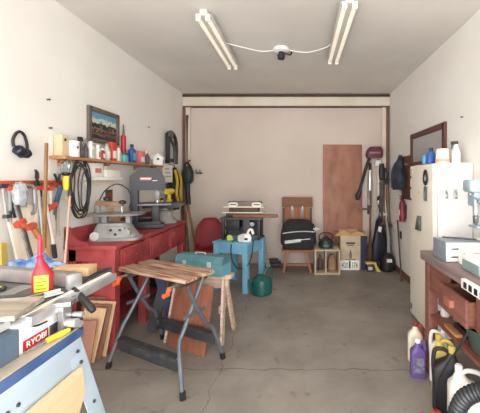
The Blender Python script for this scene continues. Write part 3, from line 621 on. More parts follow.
# dark stand parts between the bench and the saw horse
t = thing('folded_stand', 'black folded stand leaning behind the folding work bench', 'stand', (-1.43, 3.12, 0), .2)
MB().beam((0, 0, .02), (.14, .1, .66), .09, .05, up=(0, 1, 0)).build('post', 'black', t)
MB().beam((.22, -.03, .02), (.0, .1, .68), .08, .05, up=(0, 1, 0)).build('post', 'navy', t)
MB().beam((-.02, 0, .05), (.2, -.02, .05), .03, .03).build('base_bar', 'black', t)
t = thing('bucket', 'small dark blue bucket on the floor in front of the red workbench drawers', 'bucket', (-1.28, 3.72, 0))
MB().lathe([(.09, 0), (.10, .01), (.12, .22), (.125, .225), (.115, .22), (.095, .02)]).build('body', 'navy', t)
MB().tube([(-.12, 0, .21), (-.1, -.05, .27), (0, -.07, .31), (.1, -.05, .27), (.12, 0, .21)], .004, 6, smooth=4).build('bail_handle', 'steel', t)
# ================================================================ blue table and what stands on it
t = thing('small_table', 'light blue painted square table on the back part of the floor', 'table', (-.83, 4.50, 0), -.36)
w_ = .27; zt = .655
MB().b2((-w_, -w_, zt-.022), (w_, w_, zt), bev=.005).build('tabletop', 'table_blue', t)
for s in (-1, 1):
    MB().b2((-w_+.03, s*(w_-.03)-.01, zt-.15), (w_-.03, s*(w_-.03)+.01, zt-.022)).build('apron', 'table_blue', t)
    MB().b2((s*(w_-.03)-.01, -w_+.03, zt-.15), (s*(w_-.03)+.01, w_-.03, zt-.022)).build('apron', 'table_blue', t)
    for q in (-1, 1): MB().b2((s*(w_-.045)-.035, q*(w_-.045)-.035, 0), (s*(w_-.045)+.035, q*(w_-.045)+.035, zt-.02), bev=.004).build('leg', 'table_blue', t)
t = thing('machine_stand', 'black steel bench stand holding a planer above the light blue table', 'stand', (-.80, 4.56, zt+.001), -.05)
for x in (-.25, .25):
    for y in (-.12, .12): MB().b2((x-.02, y-.02, 0), (x+.02, y+.02, .30), bev=.002).build('post', 'black', t)
    MB().b2((x-.015, -.12, .02), (x+.015, .12, .05)).build('foot_bar', 'black', t)
MB().b2((-.29, -.16, .28), (.29, .16, .305), bev=.003).build('top_plate', 'dark_grey', t)
MB().b2((-.25, -.012, .13), (.25, .012, .17)).build('cross_bar', 'black', t)
MB().b2((.02, -.10, .0), (.12, .10, .28), bev=.01).build('motor', 'dark_grey', t)
MB().b2((-.22, -.09, .13), (-.03, .09, .27), bev=.01).build('gear_box', 'black', t)
MB().b2((-.24, .10, .02), (.24, .115, .28)).build('back_plate', 'dark_grey', t)
MB().cyl((.16, -.09, .22), (.16, -.15, .22), .03).build('hand_wheel', 'steel', t)
t0 = t
t = thing('long_board', 'reddish board lying across the top of the black machine stand', 'board', (-.72, 4.50, zt+.307), -.05)
MB().b2((-.20, -.045, 0), (.42, .045, .04), bev=.002).build('board', 'brown_wood_y', t); t.children[0].name = 'body'
t = thing('planer', 'white handled thickness planer head on top of the machine stand', 'planer', (-.80, 4.58+.06, zt+.307), -.05)
MB().b2((-.24, -.075, .0), (.24, .075, .05), bev=.004).build('bed', 'dark_grey', t)
MB().b2((-.30, -.08, .05), (.29, .08, .064), bev=.003).build('lower_plate', 'cream', t)
MB().b2((-.20, -.07, .064), (.22, .07, .13), bev=.006).build('cutter_head', 'dark_wood', t)
MB().b2((-.28, -.085, .13), (.30, .085, .146), bev=.003).build('upper_plate', 'cream', t)
MB().b2((-.22, -.04, .146), (.26, .06, .215), bev=.008).build('cover', 'taupe', t)
for x in (-.14, .20):
    MB().tube([(x-.05, -.06, .155), (x-.05, -.075, .19), (x+.05, -.075, .19), (x+.05, -.06, .155)], .012, 8, closed=True, smooth=3).build('carry_handle', 'white', t)
t = thing('circular_saw', 'white and grey hand power tool lying on the front of the blue table', 'power tool', (-.735, 4.335, zt+.001), -.2)
MB().loft([(0, 0, 0, .09, .045, 2.5), (0, 0, .05, .10, .05, 2.5), (.02, 0, .1, .06, .04, 2)]).build('body', 'white', t)
MB().tube([(.03, 0, .08), (.06, 0, .15), (.10, 0, .16), (.12, 0, .10)], .018, 10, smooth=4).build('handle', 'white', t)
MB().cyl((-.03, -.035, .05), (-.03, -.06, .05), .05, n=20).build('blade_guard', 'light_grey', t)
MB().box((.03, -.05, .04), (.06, .012, .03), bev=.004).build('grip', 'black', t)
MB().tube([(-.08, -.03, .03), (-.14, -.075, .01), (-.148, -.115, -.05), (-.14, -.118, -.2), (-.06, -.14, -.32), (.06, -.14, -.32), (.135, -.13, -.2), (.15, -.10, -.05), (.14, -.06, .02), (.10, 0, .03)], .007, 6, smooth=5).build('power_cord', 'black', t)
t = thing('tape_measure', 'yellow green tape measure on the blue table', 'tape measure', (-.955, 4.42, zt+.001), .3)
MB().prism([(-.04, 0), (.04, 0), (.04, .04), (.015, .07), (-.03, .07), (-.04, .05)], 'y', -.02, .02).build('case', 'lime', t)
MB().b2((.035, -.012, 0), (.05, .012, .01)).build('hook', 'steel', t)
# red chair behind the blue table
t = thing('chair', 'dark red rounded plastic chair between the red workbench and the blue table', 'chair', (-1.36, 4.88, 0), .25)
mb = MB(); n = 14; vs = []
for i in range(n+1):
    for j in range(13):
        u = (j/12-.5)*2; v_ = i/n
        if v_ < .45: y, z = -.22+.40*(v_/.45), .42-.03*math.sin(PI*v_/.45)
        else: q = (v_-.45)/.55; y, z = .18+.10*q, .42+.46*q
        hw = .22*(1-max(0, (v_-.70)/.30)**2.5*.55)
        vs.append((u*hw, y-.05*u*u*(v_ > .45), z+(.05*u*u if v_ < .5 else 0)))
mb.add(vs, [(i*13+j, i*13+j+1, (i+1)*13+j+1, (i+1)*13+j) for i in range(n) for j in range(12)])
o = mb.build('shell', 'red_fabric', t, ang=80); so = o.modifiers.new('thickness', 'SOLIDIFY'); so.thickness = .02; so.offset = -1
for x in (-.16, .16):
    for y0, y1 in ((-.15, -.2), (.12, .18)): MB().cyl((x, y0, .40), (x*1.15, y1, .002), .012).build('leg', 'dark_steel', t)
# watering can
t = thing('watering_can', 'dark green watering can on the floor beside the blue table', 'watering can', (-.49, 4.20, 0), .75)
MB().lathe([(.12, 0), (.135, .01), (.14, .10), (.125, .19), (.08, .225), (.06, .24), (.05, .235)], n=28).build('body', 'can_green', t)
MB().tube([(.04, 0, .225), (.08, 0, .31), (.15, 0, .30), (.17, 0, .20), (.135, 0, .08)], [.012, .014, .015, .014, .012], 10, smooth=5).build('handle', 'can_green', t)
MB().tube([(-.10, 0, .06), (-.17, 0, .12), (-.20, 0, .22)], [.022, .018, .013], 10, smooth=4).build('spout', 'can_green', t)
# ================================================================ back wall, left to right
slab('plywood_sheet', (.77, 5.60, 0), .69, 2.11, .018, .03, 0, 'ply', 'tall reddish brown plywood sheet leaning on the back wall', 'plywood')
t = thing('chair', 'wooden slat back chair with a black bag against the back wall', 'chair', (-.03, 5.28, 0))
MB().b2((-.25, -.20, .335), (.25, .18, .365), bev=.006).build('seat', 'chair_wood', t)
for x, s in ((-.15, -1), (.15, 1)):
    MB().beam((x, -.15, .335), (x+.07*s, -.19, .003), .04, .035, up=(0, 1, 0), bev=.003).build('leg', 'chair_wood', t)
    MB().beam((x, .14, .335), (x+.06*s, .18, .003), .04, .035, up=(0, 1, 0), bev=.003).build('leg', 'chair_wood', t)
MB().beam((-.2, -.17, .13), (.2, -.17, .13), .025, .03).build('stretcher', 'chair_wood', t)
for x in (-.235, .235): MB().beam((x, .17, .33), (x, .26, 1.0), .035, .03, up=(0, 1, 0)).build('back_post', 'dark_wood', t)
for x in (-.165, 0, .165): MB().beam((x, .175, .38), (x, .255, 1.03), .10, .014, up=(0, 1, 0), bev=.003).build('back_slat', 'chair_wood', t)
MB().box((0, .265, 1.10), (.53, .028, .17), rot=(-.12, 0, 0), bev=.006).build('top_rail', 'top_rail_wood', t)
for x in (-.09, .09): MB().box((x, .232, 1.0), (.022, .01, .07), rot=(-.12, 0, 0)).build('bracket', 'white', t)
t = thing('bag', 'black carrying bag with a silver zip resting on the wooden chair', 'bag', (-.01, 5.235, .367))
mb = MB(); mb.loft([(0, 0, 0, .24, .10, 6), (0, 0, .04, .25, .115, 5), (0, 0, .10, .29, .115, 5), (0, 0, .25, .285, .11, 5), (0, .01, .38, .26, .09, 4), (0, .02, .45, .20, .06, 4), (0, .02, .475, .12, .03, 3)], 32); mb.build('shell', 'black_fabric', t)
MB().tube([(-.25, -.118, .26), (-.1, -.122, .285), (.1, -.122, .295), (.26, -.112, .285)], .008, 6, smooth=4).build('zip', 'light_grey', t)
MB().box((-.09, -.119, .135), (.26, .006, .05), rot=(0, -.12, 0), bev=.002).build('pocket_patch', 'light_grey', t)
MB().box((.03, -.120, .16), (.32, .008, .012), rot=(0, -.1, 0)).build('pocket_zip', 'steel', t)
MB().tube([(.24, -.08, .33), (.33, -.09, .33), (.33, -.06, .31), (.25, -.05, .30)], .013, 8, smooth=3).build('side_handle', 'light_grey', t)
t = thing('flat_case', 'black flat case lying on the floor left of the wooden chair', 'case', (-.48, 5.50, 0), .05)
MB().b2((-.17, -.10, 0), (.17, .10, .07), bev=.01).b2((-.13, -.08, .07), (.12, .09, .12), bev=.01).build('shell', 'black', t)
MB().tube([(-.05, -.10, .04), (-.05, -.125, .04), (.05, -.125, .04), (.05, -.10, .04)], .008, smooth=3).build('handle', 'dark_grey', t)
slab('leaning_board', (-.56, 5.36, 0), .10, .55, .02, .12, .15, 'dark_wood', 'narrow dark board leaning on the back wall beside the blue table', 'board', None, -.12)
slab('leaning_board', (-.50, 5.30, 0), .07, .42, .015, .12, .15, 'grey_wood', 'short pale strip leaning next to the narrow dark board', 'board', None, -.2)
t = thing('crate', 'pale wooden crate standing open side forward by the wooden chair', 'crate', (.445, 5.20, 0))
cw, cd, ch, th = .20, .19, .39, .022
MB().b2((-cw, -cd, ch-th), (cw, cd, ch), bev=.003).build('top_panel', 'crate_wood', t)
MB().b2((-cw, -cd, 0), (cw, cd, th), bev=.003).build('bottom_panel', 'crate_wood', t)
for s in (-1, 1): MB().b2((s*cw-(th if s > 0 else 0), -cd, th), (s*cw+(th if s < 0 else 0), cd, ch-th)).build('side_panel', 'crate_wood', t)
MB().b2((-cw+th, cd-.015, th), (cw-th, cd, ch-th)).build('back_panel', 'crate_wood', t)
MB().b2((-.03, -cd+.03, th), (-.012, cd-.015, ch-th)).build('divider', 'crate_wood', t)
t = thing('bundle', 'brown paper wrapped bundle inside the open wooden crate', 'bundle', (.535, 5.22, th+.006))
MB().loft([(0, 0, 0, .07, .08, 3), (0, 0, .02, .075, .09, 3), (0, 0, .16, .07, .06, 2.5), (0, 0, .24, .03, .03, 2)]).jitter(.006).build('bundle', 'kraft', t); t.children[0].name = 'wrap'
t = thing('bottle', 'dark bottle inside the left half of the wooden crate', 'bottle', (.345, 5.22, th+.001))
MB().lathe([(.04, 0), (.042, .01), (.042, .15), (.015, .2), (.015, .25)]).build('body', 'dark_wood', t); MB().cyl((0, 0, .245), (0, 0, .265), .018).build('cap', 'grey', t)
t = thing('kettle', 'dark green pot with looped handle on top of the wooden crate', 'pot', (.435, 5.18, ch+.001))
MB().lathe([(.10, 0), (.115, .01), (.12, .07), (.10, .13), (.06, .15), (.05, .15)], n=24).build('body', 'dark_green', t)
MB().lathe([(.06, .148), (.05, .165), (.015, .175), (.018, .195), (.005, .2)]).build('lid', 'dark_green', t)
MB().tube([(-.10, 0, .12), (-.11, 0, .19), (-.05, 0, .235), (.05, 0, .235), (.11, 0, .19), (.10, 0, .12)], .009, 8, smooth=4).build('bail_handle', 'black', t)
MB().tube([(.10, -.02, .06), (.15, -.03, .09), (.17, -.03, .14)], [.025, .018, .014], 10, smooth=3).build('spout', 'dark_green', t)
MB().b2((-.05, -.125, .03), (.04, -.112, .06), bev=.002).build('label', 'steel_teal', t)
# cardboard box with open flaps
t = thing('cardboard_box', 'pale printed cardboard box with wavy open flaps beside the crate', 'box', (.85, 5.42, 0))
MB().b2((-.165, -.14, 0), (.165, .14, .565), bev=.004).build('body', 'box_card', t)
MB().prism([(-.16, 0), (-.265, .0), (-.20, .06), (-.11, .10), (-.05, .07), (0, .035), (0, 0)], 'y', 0, .007).xf((0, -.145, .56), (.25, 0, 0)).build('flap', 'kraft_light', t)
MB().prism([(0, 0), (0, .035), (.06, .065), (.12, .08), (.20, .05), (.265, 0), (.16, 0)], 'y', 0, .007).xf((0, -.145, .56), (.25, 0, 0)).build('flap', 'kraft_light', t)
for s in (-1, 1): MB().beam((s*.163, 0, .565), (s*.25, 0, .60), .27, .006, up=(0, 0, 1)).build('side_flap', 'kraft_light', t)
MB().b2((-.16, .132, .56), (.16, .138, .63)).build('back_flap', 'kraft_light', t)
l = MB().b2((-.075, -.1415, .425), (.075, -.1395, .455)).build('print', 'dark_grey', t)
MB().b2((-.055, -.1415, .395), (.05, -.1395, .412)).b2((-.012, -.1415, .23), (.012, -.1395, .32)).lathe([(.02, 0), (.022, .08), (.008, .11), (.008, .14)], (0, -.1405, .19), 8, sc=(1, .03)).build('print', 'taupe', t)
MB().b2((-.09, -.1415, .165), (.09, -.1395, .178)).build('print', 'taupe', t)
t = thing('number_plate', 'white plate with black digits leaning on the cardboard box', 'plate', (.835, 5.262, 0))
mb = MB().b2((-.155, 0, .002), (.155, .006, .158), bev=.002); mb.xf(rot=(-.05, 0, 0), loc=(0, 0, 0)); mb.build('plate', 'white', t)
text('digits', '420', .125, 'black_gloss', t, (-.079, .001, .08), (PI/2-.05, 0, 0), .002, sx=.58)
text('digits', '176', .125, 'black_gloss', t, (.079, .001, .08), (PI/2-.05, 0, 0), .002, sx=.58)
MB().b2((-.012, -.002, .03), (.012, .004, .155)).build('centre_strip', 'black', t)
t = thing('bin', 'narrow navy bin between the cardboard box and the garden tools', 'bin', (1.07, 5.45, 0))
MB().loft([(0, 0, 0, .055, .14, 8), (0, 0, .50, .062, .15, 8)], 28).build('body', 'navy', t); MB().loft([(0, 0, .50, .066, .155, 8), (0, 0, .54, .066, .155, 8)], 28).build('rim', 'navy', t)
# ------------------------------------------------ garden tools in the right corner
YW = YB-.06
def pole(name, a, b, r, m, label, cat='tool'):
    t = thing(name, label, cat, V(b)); d = V(a)-V(b)
    MB().tube([d, d*.5, (0, 0, 0)], r, 8).build('handle', m, t); return t, d
t = thing('string_trimmer', 'maroon string trimmer hanging with its black shaft down the back wall', 'trimmer', at(374, 158, YW-.08))
q = lambda px, py, y=YW-.08: at(px, py, y)-t.location
MB().loft([(0, -.02, 0, .13, .07, 4), (0, -.02, .05, .15, .075, 3.5), (.01, -.02, .13, .14, .07, 3.5), (.02, -.02, .19, .10, .06, 3)]).build('motor_housing', 'maroon', t)
MB().b2((-.1, -.10, .07), (.09, -.085, .10), bev=.004).build('vent_grille', 'grille_pink', t)
MB().tube([q(370, 157), q(366, 168), q(361, 186), q(359, 193)], [.03, .026, .026, .03], 10, smooth=3).build('shaft', 'black', t)
MB().tube([q(360, 190), q(358, 196), q(357.5, 200)], [.035, .05, .03], 10).build('head', 'black', t)
MB().tube([q(370, 156), q(366, 154)], .02, 8).build('grip', 'maroon', t)
q = lambda px, py, y=YW: at(px, py, y)-t.location
t = thing('telescopic_pole', 'silver telescopic pole saw hanging on the back wall right of the plywood', 'pole', at(369.5, 214, YW))
MB().tube([q(370, 170), q(370, 182), q(369.5, 205)], [.03, .045, .045], 12).build('tube', 'bright_steel', t)
MB().tube([q(369.6, 204), q(369, 214)], [.04, .03], 10).build('collar', 'dark_grey', t); MB().tube([q(370.3, 163), q(370, 171)], [.02, .03], 10).build('end_cap', 'black', t)
MB().box(q(366, 209, YW-.03), (.12, .03, .03)).build('clamp', 'dark_steel', t)
t = thing('shovel', 'rusty bladed shovel standing upright beside the plywood sheet', 'shovel', (1.235, YW-.09, 0))
MB().tube([(0, 0, .60), (.0, .0, .95), (.0, .01, 1.30)], .015, 8).build('handle', 'brown_wood', t)
MB().loft([(0, 0, .0, .03, .012, 3), (0, 0, .04, .08, .012, 3), (0, 0, .28, .095, .012, 4), (0, 0, .34, .05, .015, 3), (0, 0, .42, .022, .02, 2), (0, 0, .62, .02, .02, 2)]).build('blade', 'rust', t)
t = thing('apron_coat', 'dark long coat hanging over the garden tools with a white tag', 'coat', (1.365, YW-.18, .10))
MB().loft([(0, 0, 0, .13, .05, 3), (.01, 0, .25, .12, .06, 3), (.01, 0, .5, .08, .06, 3), (0, 0, .68, .05, .04, 2.5), (0, 0, .74, .02, .02, 2)], 28).jitter(.01).build('body', 'navy_black', t)
MB().box((.0, -.055, .55), (.055, .012, .09), rot=(0, .2, 0), bev=.004).build('tag', 'white', t)
MB().tube([(0, 0, .73), (.01, .02, .86), (0, .04, .95)], .012).build('loop', 'dark_grey', t)
t = thing('broom', 'broom with a pale handle standing in the right back corner', 'broom', (1.43, YW-.02, .0))
MB().tube([(-.03, .01, 1.72), (-.03, .02, .9), (-.02, 0, .12)], .022, 8).build('handle', 'cream', t); MB().box((-.02, 0, .07), (.16, .05, .13), top=(.6, .8)).build('brush', 'black', t)
t = thing('dust_pan', 'small white plastic pan hooked at the top of the broom', 'pan', (1.385, YW-.04, 1.73))
MB().box((0, 0, .05), (.12, .05, .10), bev=.012, top=(.8, .8)).build('pan', 'white', t); MB().tube([(0, 0, .1), (0, .02, .17)], .014).build('grip', 'lime_grey', t)
t = thing('hedge_shears', 'dark hedge trimmer hanging blade down in the right back corner', 'trimmer', at(382, 214, YW-.05))
MB().beam(q(381, 212, YW-.05), q(381.5, 180, YW-.05), .06, .03, up=(0, 1, 0)).build('blade', 'dark_steel', t)
MB().loft([(0, 0, .62, .05, .05, 3), (0, 0, .75, .06, .05, 3), (-.01, 0, .88, .04, .04, 2)]).build('motor', 'black', t)
MB().tube([(-.03, 0, .62), (.06, 0, .60), (.10, 0, .70), (.05, 0, .80)], .015, 8, smooth=4).build('handle', 'black', t)
MB().b2((-.09, -.02, -.03), (.09, .03, .02), bev=.006).build('hand_guard', 'light_grey', t)
t, d = pole('rake', (1.50, YW, 1.42), (1.49, YW-.12, .0), .016, 'brown_wood', 'wooden handled rake with its toothed head up in the right corner')
MB().beam(d+V((-.11, -.01, 0)), d+V((.07, -.01, .0)), .03, .03).build('head', 'dark_steel', t)
for k in range(7): MB().cyl(d+V((-.1+.027*k, -.02, 0)), d+V((-.1+.027*k, -.08, -.02)), .006, n=6).build('tooth', 'dark_steel', t)
t, d = pole('hoe', (1.555, YW-.01, 1.45), (1.54, YW-.2, .0), .015, 'handle_wood', 'pale handled hoe nearest the right wall in the corner')
MB().box(d+V((-.03, -.03, .02)), (.11, .01, .09), rot=(.4, 0, 0), bev=.003).build('blade', 'dark_steel', t)
t, d = pole('edger', (1.39, YW, 1.12), (1.40, YW-.19, .20), .015, 'steel', 'steel shafted edger standing between the dark coat and the shop vacuum')
MB().lathe([(.02, -.01), (.085, -.006), (.085, .006), (.02, .01)], (0, -.02, -.10), 22, (PI/2, 0, 0)).build('blade', 'dark_steel', t); MB().tube([d, d+V((0, -.03, .06)), d+V((0, -.09, .07))], .02, 8).build('grip', 'black', t)
t, d = pole('mop', (1.515, YW-.01, 1.18), (1.525, YW-.25, .0), .014, 'light_grey', 'mop with a light grey handle standing behind the shop vacuum')
MB().loft([(0, 0, 0, .05, .03, 2.5), (0, 0, .10, .035, .025, 2.5), (0, 0, .14, .015, .015, 2)], 16).build('head', 'cream', t)
t, d = pole('garden_fork', (1.445, YW-.02, 1.30), (1.44, YW-.14, .28), .017, 'dark_wood', 'dark handled garden fork in front of the broom'); 
for k in range(4): MB().tube([(-.06+.04*k, 0, .02), (-.065+.043*k, -.01, -.12), (-.06+.04*k, -.0, -.277)], [.008, .008, .003], 6).build('tine', 'dark_steel', t)
MB().beam((-.07, 0, .015), (.07, 0, .015), .02, .02).build('cross_bar', 'dark_steel', t)
t = thing('duster', 'fuzzy maroon duster laid across the garden tools', 'duster', (1.48, YW-.20, .72))
MB().tube([(-.11, 0, .0), (-.04, -.01, .03), (.04, 0, .01), (.10, .0, -.03)], [.025, .04, .035, .02], 10, smooth=3).jitter(.006).build('head', 'duster_maroon', t); MB().tube([(-.11, 0, 0), (-.16, 0, -.03)], .01).build('handle', 'black', t)
t = thing('shop_vacuum', 'black round shop vacuum with a white label in the right corner', 'vacuum', (1.448, 5.24, 0))
MB().lathe([(.09, 0), (.11, .02), (.125, .14), (.10, .24), (.05, .29), (.03, .30)], n=26).build('body', 'black', t)
MB().box((0, -.118, .19), (.08, .012, .055), rot=(-.35, 0, 0), bev=.003).build('label', 'paper', t)
MB().tube([(.02, 0, .29), (.03, .05, .55), (.0, .09, .85)], [.03, .025, .02], 10, smooth=4).build('hose', 'grey', t)
for s in (-1, 1): MB().cyl((s*.09, .02, .035), (s*.12, .02, .035), .035, n=14).build('wheel', 'rubber', t)
t = thing('sprayer', 'yellow and black sprayer on the floor in front of the dark coat', 'sprayer', (1.205, 5.22, 0))
MB().b2((-.10, -.05, .0), (.0, .05, .12), bev=.012).build('tank', 'dark_grey', t)
MB().b2((-.12, -.055, .12), (.05, .055, .15), bev=.008).prism([(.0, .15), (.03, .15), (.10, .03), (.115, 0), (.05, 0)], 'y', -.04, .04).build('frame', 'dull_yellow', t)
MB().b2((-.085, -.055, .03), (-.02, -.049, .08)).build('label', 'light_grey', t)
t, d = pole('walking_stick', (1.575, 5.12, .84), (1.50, 4.68, .0), .012, 'dark_wood', 'thin dark stick leaning against the right wall', 'stick')
# ================================================================ right wall
t = thing('wall_board', 'dark brown board on the right wall behind the hanging jacket', 'board', (XR, 4.75, 1.52), -PI/2)
MB().b2((-.18, -.02, -.32), (.18, 0, .32), bev=.004).build('panel', 'frame_wood', t)
for x in (-.1, .1): MB().tube([(x, -.02, .2), (x, -.06, .18), (x, -.06, .22)], .007, 6).build('hook', 'steel', t)
t = thing('jacket', 'dark blue grey jacket hanging on the right wall near the corner', 'jacket', (XR-.085, 4.90, 1.34))
MB().loft([(0, 0, 0, .05, .15, 3), (0, 0, .08, .065, .17, 3), (.01, 0, .26, .06, .14, 3), (.02, 0, .40, .045, .10, 2.5), (.03, 0, .48, .025, .05, 2), (.04, 0, .52, .02, .03, 2)], 28).jitter(.012).build('body', 'denim', t)
for s in (-1, 1): MB().tube([(.01, s*.08, .40), (-.02, s*.15, .26), (-.02, s*.17, .02)], [.04, .045, .035], 10, smooth=3).build('sleeve', 'denim', t)
t = thing('fire_extinguisher', 'small red fire extinguisher hanging on the right wall under the jacket', 'fire extinguisher', (XR-.055, 4.78, .86))
MB().lathe([(.03, 0), (.048, .01), (.05, .26), (.035, .31), (.018, .33)], n=20).build('cylinder', 'maroon_red', t)
MB().lathe([(.02, .33), (.022, .36), (.012, .37)]).build('valve', 'black', t)
MB().beam((0, 0, .375), (-.05, -.04, .39), .02, .012).beam((0, 0, .36), (-.05, -.04, .345), .02, .012).build('lever', 'black', t)
MB().b2((-.052, -.03, .10), (-.047, .03, .18)).build('label', 'paper', t); MB().b2((.02, -.03, .05), (.055, .03, .25)).build('wall_bracket', 'black', t)
t = thing('wall_socket', 'small black socket low on the right wall', 'socket', (XR, 5.02, .62), -PI/2)
MB().b2((-.04, -.012, -.06), (.04, 0, .06), bev=.008).build('plate', 'black', t); MB().b2((-.02, -.016, -.03), (.02, -.010, .03), bev=.004).build('outlet', 'dark_grey', t)
t = thing('framed_board', 'large grey board in a brown frame on the right wall above the refrigerator', 'board', (XR, 3.99, 1.892), -PI/2)
W2, H2 = .50, .195
MB().b2((-W2, -.012, -H2), (W2, -.002, H2)).build('panel', 'mirror_grey', t)
for s in (-1, 1):
    MB().b2((s*W2-.035, -.03, -H2-.035), (s*W2+.035, 0, H2+.035), bev=.006).build('frame_side', 'frame_wood', t)
    MB().b2((-W2, -.03, s*H2-.035), (W2, 0, s*H2+.035), bev=.006).build('frame_side', 'frame_wood', t)
n = thing('nail', 'nail high on the right wall near the framed board', 'nail', onx(463, 117, XR), -PI/2)
MB().cyl((0, 0, 0), (0, -.02, 0), .006, n=8).build('shank', 'dark_steel', n); MB().lathe([(.009, 0), (.009, .003)], (0, -.02, 0), 8, (PI/2, 0, 0)).build('head', 'dark_steel', n)
# refrigerator
fx, fy0, fy1, fh = 1.225, 2.93, 3.53, 1.65
t = thing('refrigerator', 'tall white refrigerator with its door facing the room on the right', 'refrigerator', ((fx+XR)/2, (fy0+fy1)/2, 0))
def PR(mb, n, m, par=None):
    o = mb.build(n, m, None); o.parent = par or t; o.data.transform(Matrix.Translation(-t.location)); return o
PR(MB().b2((fx+.05, fy0, .03), (XR-.008, fy1, fh), bev=.008), 'body', 'fridge_white')
d = PR(MB().b2((fx, fy0, .04), (fx+.045, fy1, fh-.01), bev=.008), 'door', 'fridge_cream')
PR(MB().b2((fx+.045, fy0+.01, .05), (fx+.052, fy1-.01, fh-.02)), 'door_seal', 'grey')
PR(MB().b2((fx-.03, 3.20, .98), (fx, 3.25, 1.13), bev=.008).box((fx-.035, 3.22, 1.05), (.03, .02, .13), rot=(.35, 0, 0), bev=.006), 'handle', 'dark_steel', d)
for y, z in ((3.48, 1.58), (3.48, .12)): PR(MB().b2((fx-.006, y-.015, z-.03), (fx+.01, y+.04, z+.03), bev=.004), 'hinge', 'steel', d)
for y in (fy0+.06, fy1-.06):
    for x in (fx+.1, XR-.06): PR(MB().cyl((x, y, 0.001), (x, y, .035), .02, n=10), 'foot', 'black')
def magnet(name, y, z, mb, m, label, cat='magnet', extra=None):
    k = thing(name, label, cat, (fx-.0005, y, z), -PI/2); mb.build('body', m, k)
    if extra: extra(k)
magnet('bottle_opener', 3.07, 1.46, MB().tube([(0, -.013, .12), (.03, -.013, .08), (.035, -.013, .03), (0, -.013, -.01), (-.035, -.013, .03), (-.03, -.013, .08)], .012, 8, closed=True, smooth=4), 'black', 'black ring shaped magnet near the top of the refrigerator door', extra=lambda k: MB().box((0, -.006, .055), (.045, .01, .08), rot=(0, .5, 0)).build('badge', 'light_grey', k))
magnet('magnet_clip', 3.075, 1.29, MB().loft([(0, -.012, 0, .02, .011, 3), (0, -.012, .12, .022, .011, 3), (0, -.012, .14, .01, .008, 2)]), 'dark_grey', 'dark oval magnet clip under the ring shaped magnet on the refrigerator', extra=lambda k: MB().box((0, -.024, .06), (.02, .004, .07)).build('grip', 'grey', k))
for y, z in ((3.50, 1.52), (3.50, 1.40), (3.50, 1.28)):
    magnet('magnet', y, z, MB().lathe([(.014, 0), (.015, .006), (.01, .01)], n=12, rot=(PI/2, 0, 0)), 'dark_steel', {1.52: 'topmost of the small round magnets by the refrigerator door hinge edge', 1.40: 'middle one of the small round magnets by the refrigerator door hinge edge', 1.28: 'lowest of the small round magnets by the refrigerator door hinge edge'}[z])
magnet('magnet', 3.25, 1.36, MB().lathe([(.012, 0), (.013, .006), (.01, .01)], n=12, rot=(PI/2, 0, 0)), 'dull_yellow', 'small yellow magnet in the middle of the refrigerator door')
for (y, z, h_, w_, lb, nm) in ((1.345, 1.36, .08, .06, 'left metal hook plate on the refrigerator side wall facing the room', 'hook'), (1.43, 1.36, .07, .05, 'right metal hook on the refrigerator side wall facing the room', 'hook')):
    k = thing(nm, lb, 'hook', (y, fy0+.002, z))
    MB().b2((-.02, -.006, -.04), (.02, 0, .05), bev=.002).build('plate', 'light_grey', k); MB().tube([(0, -.004, .03), (0, -.035, -.0), (0, -.03, -.035), (0, -.004, -.03)], .006, 6, smooth=3).build('prong', 'steel', k)
# on the refrigerator
FT = fh+.001
t = thing('spray_bottle', 'blue bottle with dark cap on top of the refrigerator', 'bottle', (1.30, 3.15, FT))
MB().loft([(0, 0, 0, .042, .03, 3), (0, 0, .09, .042, .03, 3), (0, 0, .12, .02, .02, 2)]).build('body', 'blue', t); MB().cyl((0, 0, .12), (0, 0, .155), .017).build('cap', 'navy', t)
t = thing('bottle', 'small blue tinted bottle beside the blue bottle on the refrigerator', 'bottle', (1.262, 3.22, FT))
MB().lathe([(.02, 0), (.022, .01), (.022, .07), (.01, .09)]).build('body', 'sky_blue', t); MB().cyl((0, 0, .09), (0, 0, .10), .013).build('cap', 'blue', t)
t = thing('bucket', 'white flared bucket with a pink band on top of the refrigerator', 'bucket', (1.362, 3.04, FT))
MB().lathe([(.062, 0), (.062, .01), (.057, .13), (.053, .135), (.05, .13)], n=24).build('body', 'cream', t); MB().lathe([(.0655, 0.012), (.0655, .022), (.0645, .04), (.0635, .04)], n=24).build('band', 'bucket_pink', t)
t = thing('spray_bottle', 'white trigger spray bottle with black head on the refrigerator', 'bottle', (1.482, 3.02, FT), -.6)
MB().loft([(0, 0, 0, .038, .03, 3), (0, 0, .10, .038, .03, 3), (0, 0, .16, .015, .015, 2), (0, 0, .175, .015, .015, 2)]).build('body', 'white', t)
MB().b2((-.045, -.012, .175), (.02, .012, .205), bev=.006).beam((-.03, 0, .18), (-.04, 0, .135), .012, .01).build('trigger_head', 'black', t)
# ================================================================ right workbench
t = thing('workbench', 'brown wooden workbench with an open drawer along the right wall', 'workbench', (1.28, 1.75, 0))
def PB(mb, n, m, par=None):
    o = mb.build(n, m, None); o.parent = par or t; o.data.transform(Matrix.Translation(-t.location)); return o
bx, by0, by1, bz = .97, .95, 2.565, .93
PB(MB().b2((bx, by0, bz-.065), (XR-.01, by1, bz), bev=.005), 'benchtop', 'bench_wood')
for y in (by0+.05, by1-.12):
    for x in (bx+.02, XR-.10): PB(MB().b2((x, y, 0), (x+.07, y+.07, bz-.065), bev=.003), 'leg', 'drawer_wood')
PB(MB().b2((bx+.03, by1-.05, .62), (XR-.03, by1-.03, bz-.065)), 'end_apron', 'drawer_wood')
PB(MB().b2((bx+.025, 2.20, .65), (bx+.045, by1-.12, bz-.065), bev=.002), 'front_apron', 'drawer_wood'); PB(MB().b2((bx+.025, by0+.1, .65), (bx+.045, 1.16, bz-.065)), 'front_apron', 'drawer_wood')
